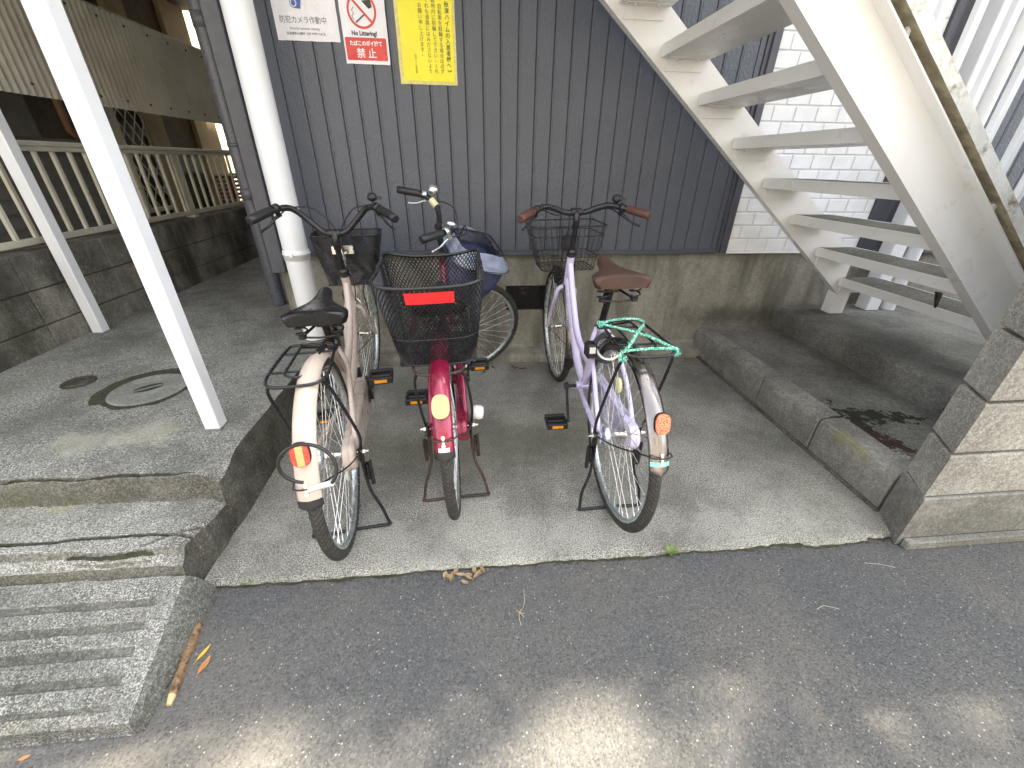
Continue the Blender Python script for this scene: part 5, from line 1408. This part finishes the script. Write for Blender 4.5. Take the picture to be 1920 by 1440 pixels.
g = MB(); g.tube([(.93, -.06, .80), (.90, -.03, .80), (.90, .03, .80), (.93, .06, .80)], .01, 8); obj('bracket', g, 'black', cv, local=True)
# white paper tag on the handlebar
g = MB(); pA, pB = Vector((.790, .165, .970)), Vector((.812, .130, .955)); g.tube([pA, pB], .0165, 14, caps=False); obj('paper_tag', g, 'cream', hb2, local=True)
g = MB(); g.rev([(.013, -.006), (.0165, -.005), (.0165, .005), (.013, .006)], 14, Matrix.Translation((.765, -.195, .972)) @ Vector((-.6, -.75, -.05)).to_track_quat('Z', 'Y').to_matrix().to_4x4()); obj('grip_shift_ring', g, 'chrome', hb2, local=True)
g = MB(); g.ball((.80, -.145, .992), .012, 6, 1.6, 1, .6); obj('shift_lever', g, 'whitepl', hb2, local=True)
# ---- lilac bicycle on the right
C3 = dict(x=.497, y=1.135, th=-.009, lean=.013, R=.333, wb=1.088, frame='lilac', fend='steel', steer=.03, head=(.850, .790), seat=(.300, .645), sh=.885, wm=wmB,
    label='lilac bicycle with brown saddle, brown grips and green twine on its rear rack', ft=16, flap=False, refl=(40.5, 'arm', 'reforange', .040, .058),
    bar=[(.815, 0, .985), (.822, .045, .984), (.815, .10, 1.002), (.795, .148, 1.012), (.755, .190, 1.006), (.705, .235, .994), (.655, .275, .983)], grip='gripbrown', sad='sadbrown', crank=-129, rack=.700, rackb=-.018, rackx=(-.13, .165), wref=(75, 'cream'), fref=(-20, 'cream'), bellside=-1, bellr=.022, foot=.118, loop=-.02, pr=0)
b3, MS3, P3f, F3, hb3, fd3, rk3 = bicycle(C3)
C_wb = (1.088, .333)
B3 = BasketShape((1.055, -.020), (1.085, -.018), (.105, .140), (.145, .192), .690, .905, .03)
bk3 = front_basket(b3, MS3, F3, B3, 'wire')
g = MB(); g.box(.905, .935, -.05, .035, .80, .87, .006); g.cyl((.895, .02, .85), (.915, .02, .85), .012, 12); F3('basket_bracket', g, 'blackp')
g = MB(); g.box(1.00, 1.06, -.035, .035, .60, .665, .010); F3('battery_lamp', g, 'blackp')
sticker(b3, None, (.887, 0, .67), 90, .030, 'sticker')
sticker(b3, None, (.895, 0, .635), 80, .016, 'ink')
o = fender_tape(21.0, 23.2, .0275, 'cyan', fd3, .333)
# faint wordmark down the tube
me = text_mesh('• • • • • • •', .022)
# ring lock on the seat stays
g = MB(); V = []; cx, cz = .195, .575
Ml = Matrix(((.602, 0, .798, .190), (0, 1, 0, .004), (.798, 0, -.602, .585), (0, 0, 0, 1)))
def ringarc(g, r0, r1, a0, a1, h0, h1, M4):
    n = 30; rings = []
    for i in range(n + 1):
        a = R(a0 + (a1 - a0) * i / n); c, s_ = math.cos(a), math.sin(a)
        rings.append([M4 @ Vector((r0 * c, r0 * s_, h0)), M4 @ Vector((r1 * c, r1 * s_, h0)), M4 @ Vector((r1 * c, r1 * s_, h1)), M4 @ Vector((r0 * c, r0 * s_, h1))])
    return g.loft(rings, True, False)
ringarc(g, .040, .058, -20, 215, -.010, .010, Ml)
g.box(.160, .212, .050, .088, .555, .612, .008)
lk = P3f('ring_lock', g, 'blackp')
g = MB(); ringarc(g, .041, .049, 95, 345, -.0135, -.0103, Ml); g.box(.1580, .1597, .058, .080, .580, .604); obj('lock_shackle', g, 'whitepl', lk, local=True)
# green twine on the rack
rz = .703
def rope(pts, n=3):
    g = MB(); C_ = crv(pts, 10)
    for k in range(n):
        a0 = 2 * PI * k / n; Q_ = []
        for i, p in enumerate(C_):
            a = a0 + i * .55; Q_.append(p + Vector((0, math.cos(a) * .0030, math.sin(a) * .0022)))
        g.tube(Q_, .0024, 6)
    for i in range(0, len(C_) - 1, 1):
        p = C_[i]
        for q in range(3): g.tube([p, p + Vector((random.uniform(-.009, .009), random.uniform(-.011, .011), random.uniform(-.002, .007)))], .0006, 3)
    return g
rc = -.018
tw = thing('twine', 'frayed green and white twine wound across the lilac bicycle rack', 'twine', (.497, 1.135, .70))
def toW(p): return b3.matrix_world @ Vector(p)
def ropeW(pts):
    g = rope(pts); g.v = [tuple(toW(p)) for p in g.v]; return obj('strand', g, 'rope', tw)
bpy.context.view_layer.update()
ropeW([(.135, rc + .075, rz), (.150, rc + .02, rz + .006), (.150, rc - .05, rz + .006), (.130, rc - .072, rz + .002)])
ropeW([(.125, rc + .076, rz), (.06, rc + .03, rz + .008), (-.02, rc - .03, rz + .010), (-.10, rc - .074, rz + .004)])
ropeW([(.100, rc - .060, rz + .004), (.03, rc - .015, rz + .013), (-.05, rc + .035, rz + .012), (-.105, rc + .076, rz + .002)])
ropeW([(-.105, rc + .078, rz + .004), (-.108, rc + .03, rz + .009), (-.108, rc - .03, rz + .009), (-.105, rc - .078, rz + .004)])
ropeW([(.145, rc + .080, rz - .008), (.13, rc + .082, rz + .006), (.12, rc + .082, rz - .006), (.105, rc + .080, rz + .004)])
ropeW([(-.10, rc + .078, rz + .006), (-.10, rc + .088, rz - .012), (-.105, rc + .080, rz - .028), (-.11, rc + .074, rz - .010)])
ropeW([(-.10, rc - .078, rz + .006), (-.102, rc - .086, rz - .010), (-.11, rc - .074, rz - .014)])

# ================================================================= SMALL THINGS
def leaf_mesh(L, W, curl=.3):
    g = MB(); n = 8; V = []
    for i in range(n + 1):
        t = i / n; w = W * math.sin(PI * min(1, t * .96 + .02)) ** .8 * (1 - .25 * t)
        for u in (-1, 0, 1): V.append((L * (t - .5), u * w / 2, .001 + curl * L * (.25 * abs(u) ** 2 * .6 + .35 * (t - .5) ** 2) + .0008 * nz(t * 3, u, 0, 2)))
    g.add(V, [(i * 3 + k, i * 3 + k + 3, i * 3 + k + 4, i * 3 + k + 1) for i in range(n) for k in range(2)], True)
    g.tube([(-L * .5, 0, .002 + curl * L * .09), (-L * .68, 0, .001)], .0006, 4)
    return g
Z0 = -.0135
# split stick beside the ramp
g = MB(); A, B_ = Vector((-.836, .785, Z0)), Vector((-.788, .572, Z0)); rings = []
for i in range(15):
    t = i / 14; p = A.lerp(B_, t); w = .0125 + .003 * math.sin(t * 7) ; h = .018 + .003 * nz(t, 0, 0, 9)
    if t > .86: w *= 1 - (t - .86) * 4; h *= 1 - (t - .86) * 3
    rings.append([p + Vector((-w + .002 * nz(t, 1, 0, 8), 0, .0005)), p + Vector((w + .002 * nz(t, 2, 0, 8), 0, .0005)), p + Vector((w * .85, 0, h * .6)), p + Vector((w * .2 + .002 * nz(t, 3, 0, 20), 0, h)), p + Vector((-w * .6, 0, h * .8))])
g.loft(rings, True, False)
sk = obj('broken_stick', g, 'wood'); tag(sk, 'split brown stick of wood lying against the right side of the kerb ramp', 'stick')
g = MB(); e = rings[-1]; g.loft([[q + Vector((0, .0, .0006)) for q in rings[-2]], [q + Vector((.001, -.007, .0006)) for q in rings[-1]]], True, False); obj('split_end', g, 'woodend', sk)
def leaf(x, y, L, W, rot, m, label, cat='leaf', z=Z0, curl=.3, group=None):
    g = leaf_mesh(L, W, curl); me = g.mesh('leaf', m); o = inst('fallen_leaf', me, None, (x, y, z), (random.uniform(-.15, .15), 0, rot)); tag(o, label, cat, group); return o
leaf(-.772, .688, .046, .011, R(70), 'leafy', 'narrow yellow curled leaf beside the split stick')
leaf(-.752, .655, .046, .021, R(80), 'leafo', 'rounded orange leaf just below the yellow leaf by the stick')
leaf(-1.045, .488, .022, .010, R(20), 'leafo', 'small orange leaf at the bottom left corner by the ramp')
# dry leaf litter at the slab edge
pile = [( -.075, .868), (-.05, .862), (-.105, .855), (-.02, .862), (-.06, .838), (-.125, .872), (-.03, .882), (-.09, .88), (.0, .878), (-.045, .85), (-.11, .862), (-.015, .87)]
for k, (x, y) in enumerate(pile):
    leaf(x, y, random.uniform(.024, .044), random.uniform(.012, .020), random.uniform(0, 6.28), 'leafd', 'crumpled pale dry leaf in the little heap at the slab edge', z=Z0 + random.uniform(0, .004), curl=random.uniform(.4, 1.3), group='dry leaves heaped at the slab edge')
pp = [(.11, 2.36), (.26, 2.34), (.30, 2.33), (.71, 2.25), (.745, 2.21), (.90, 2.33), (.88, 2.06), (.73, 2.29), (.02, 2.39), (-.33, 1.93), (.05, 2.30), (.24, 2.36)]
PL = ['small brown leaf against the footing ledge left of the vent', 'brown leaf below the vent grille near the ledge', 'curled brown leaf just right of the one below the vent', 'reddish leaf on the slab right of the lilac bicycle saddle', 'brown leaf under the lilac bicycle rack, nearest the kerb stones', 'brown leaf against the ledge behind the lilac bicycle', 'lone dark leaf on the open slab left of the kerb stones', 'brown leaf close to the ledge under the rack twine', 'brown leaf behind the red bicycle front wheel', 'dark leaf scrap between the beige and red bicycles', 'reddish leaf right of the red bicycle pedal', 'small leaf beside the front tyre of the lilac bicycle']
for k, (x, y) in enumerate(pp):
    leaf(x, y, random.uniform(.02, .045), random.uniform(.010, .018), random.uniform(0, 6.28), 'leafr', PL[k], z=.0008, curl=.5, group='brown leaves on the slab')
# weed at the slab edge
wd = thing('weed', 'small green weed sprouting from the slab edge in front of the lilac bicycle', 'weed', (.655, .892, Z0))
for k in range(8):
    a = 2 * PI * k / 8 + .3; g = leaf_mesh(.030, .011, .2); me = g.mesh('leaf', 'green')
    inst('leaf', me, wd, mat=Matrix.Rotation(a, 4, 'Z') @ Matrix.Rotation(-R(38 - 5 * (k % 3)), 4, 'Y') @ Matrix.Translation((.02, 0, .004)))
wd = thing('weed', 'tiny green weed growing where the slab meets the left platform corner', 'weed', (-.755, .892, Z0))
for k in range(7):
    a = 2 * PI * k / 7; g = leaf_mesh(.020, .005, .2); me = g.mesh('leaf', 'green')
    inst('leaf', me, wd, mat=Matrix.Rotation(a, 4, 'Z') @ Matrix.Rotation(-R(30 + 8 * (k % 3)), 4, 'Y') @ Matrix.Translation((.014, 0, .003)))
# straws
def straw(label, pts, r_=.0008):
    g = MB(); g.tube(crv(pts, 5), r_, 4); o = obj('dry_straw', g, 'straw'); tag(o, label, 'straw'); return o
straw('bent dry straw lying on the asphalt right of centre', [(1.02, .660, Z0), (1.05, .668, Z0 + .001), (1.09, .655, Z0)])
straw('short dry straw on the asphalt near the block wall', [(1.31, .80, Z0), (1.36, .79, Z0), (1.40, .775, Z0)])
ct = thing('dry_grass_tuft', 'dry root tuft with long thread lying on the open asphalt', 'grass tuft', (.105, .727, Z0))
for pts in ([(.105, .727, Z0 + .002), (.118, .742, Z0), (.125, .765, Z0), (.127, .80, Z0)], [(.105, .727, Z0 + .002), (.103, .71, Z0), (.106, .688, Z0)], [(.105, .727, Z0 + .003), (.120, .722, Z0)], [(.105, .727, Z0 + .003), (.096, .735, Z0)], [(.105, .727, Z0 + .003), (.118, .712, Z0)], [(.105, .727, Z0 + .003), (.112, .738, Z0)]):
    g = MB(); g.tube(crv(pts, 5), .0007, 4); obj('strand', g, 'straw', ct)
# scattered grit
g = MB()
for k in range(220):
    x = random.uniform(-.9, 1.9); y = random.uniform(.25, .88); r_ = random.choice([.0012, .0016, .0022, .0032])
    if x < -.72 and y < .9: continue
    P = [Vector((random.gauss(0, 1), random.gauss(0, 1), random.gauss(0, 1))).normalized() * r_ for _ in range(4)]
    g.add([p + Vector((x, y, Z0 + .0006)) for p in P], [(0, 1, 2), (0, 2, 3), (0, 3, 1), (1, 3, 2)])
o = obj('grit', g, 'pebble'); tag(o, 'scattered pale grit on the asphalt', 'grit', kind='stuff')
g = MB()
for k in range(700):
    x = random.uniform(-.86, 1.5); t = random.random(); y = .884 - .03 * t * t; r_ = random.uniform(.0012, .0036)
    P = [Vector((random.gauss(0, 1), random.gauss(0, 1), random.gauss(0, 1))).normalized() * r_ for _ in range(4)]
    g.add([p + Vector((x, y, Z0 + .0012)) for p in P], [(0, 1, 2), (0, 2, 3), (0, 3, 1), (1, 3, 2)])
o = obj('soil_crumbs', g, 'dirt'); tag(o, 'dark soil crumbs along the slab edge', 'soil', kind='stuff')
# tree standing in the bed behind the block wall, above the picture; its leaves dapple the road
tr = thing('garden_tree', 'small leafy tree behind the block wall whose leaves dapple the asphalt', 'tree', (3.4, 1.5, .32))
g = MB(); g.tube(crv([(3.4, 1.5, .32), (3.3, 1.3, 1.6), (3.0, 1.15, 2.8), (2.7, 1.1, 3.5), (2.5, 1.1, 4.1)], 6), [.09 - .0025 * i for i in range(25)], 10)
for e in ((1.7, .9, 3.6), (2.0, 1.6, 4.2), (3.2, .6, 3.9), (2.2, .5, 3.3), (1.3, 1.0, 3.3)): g.tube(crv([(2.85, 1.12, 3.1), ((2.85 + e[0]) / 2, (1.1 + e[1]) / 2, 3.35), e], 5), [.035 - .0028 * i for i in range(11)], 7)
obj('trunk', g, 'bark', tr)
g = MB()
lr = random.Random(5)
for k in range(5200):
    a = lr.random() * 6.283; rr_ = lr.random() ** .5
    c = Vector((2.1 + 1.5 * rr_ * math.cos(a), 1.15 + .75 * rr_ * math.sin(a), 3.65 + .55 * lr.uniform(-1, 1) * (1 - rr_ * rr_ * .7)))
    if nz(c.x, c.y, c.z, 1.9) < -.09: continue
    u = Vector((lr.gauss(0, 1), lr.gauss(0, 1), lr.gauss(0, .5))).normalized(); w = u.cross(Vector((0, 0, 1)) + Vector((lr.gauss(0, .4), lr.gauss(0, .4), 0))).normalized(); s_ = lr.uniform(.035, .06)
    g.add([c - u * s_, c + w * s_ * .45, c + u * s_, c - w * s_ * .45], [(0, 1, 2, 3)])
o = obj('crown', g, 'foliage', tr)
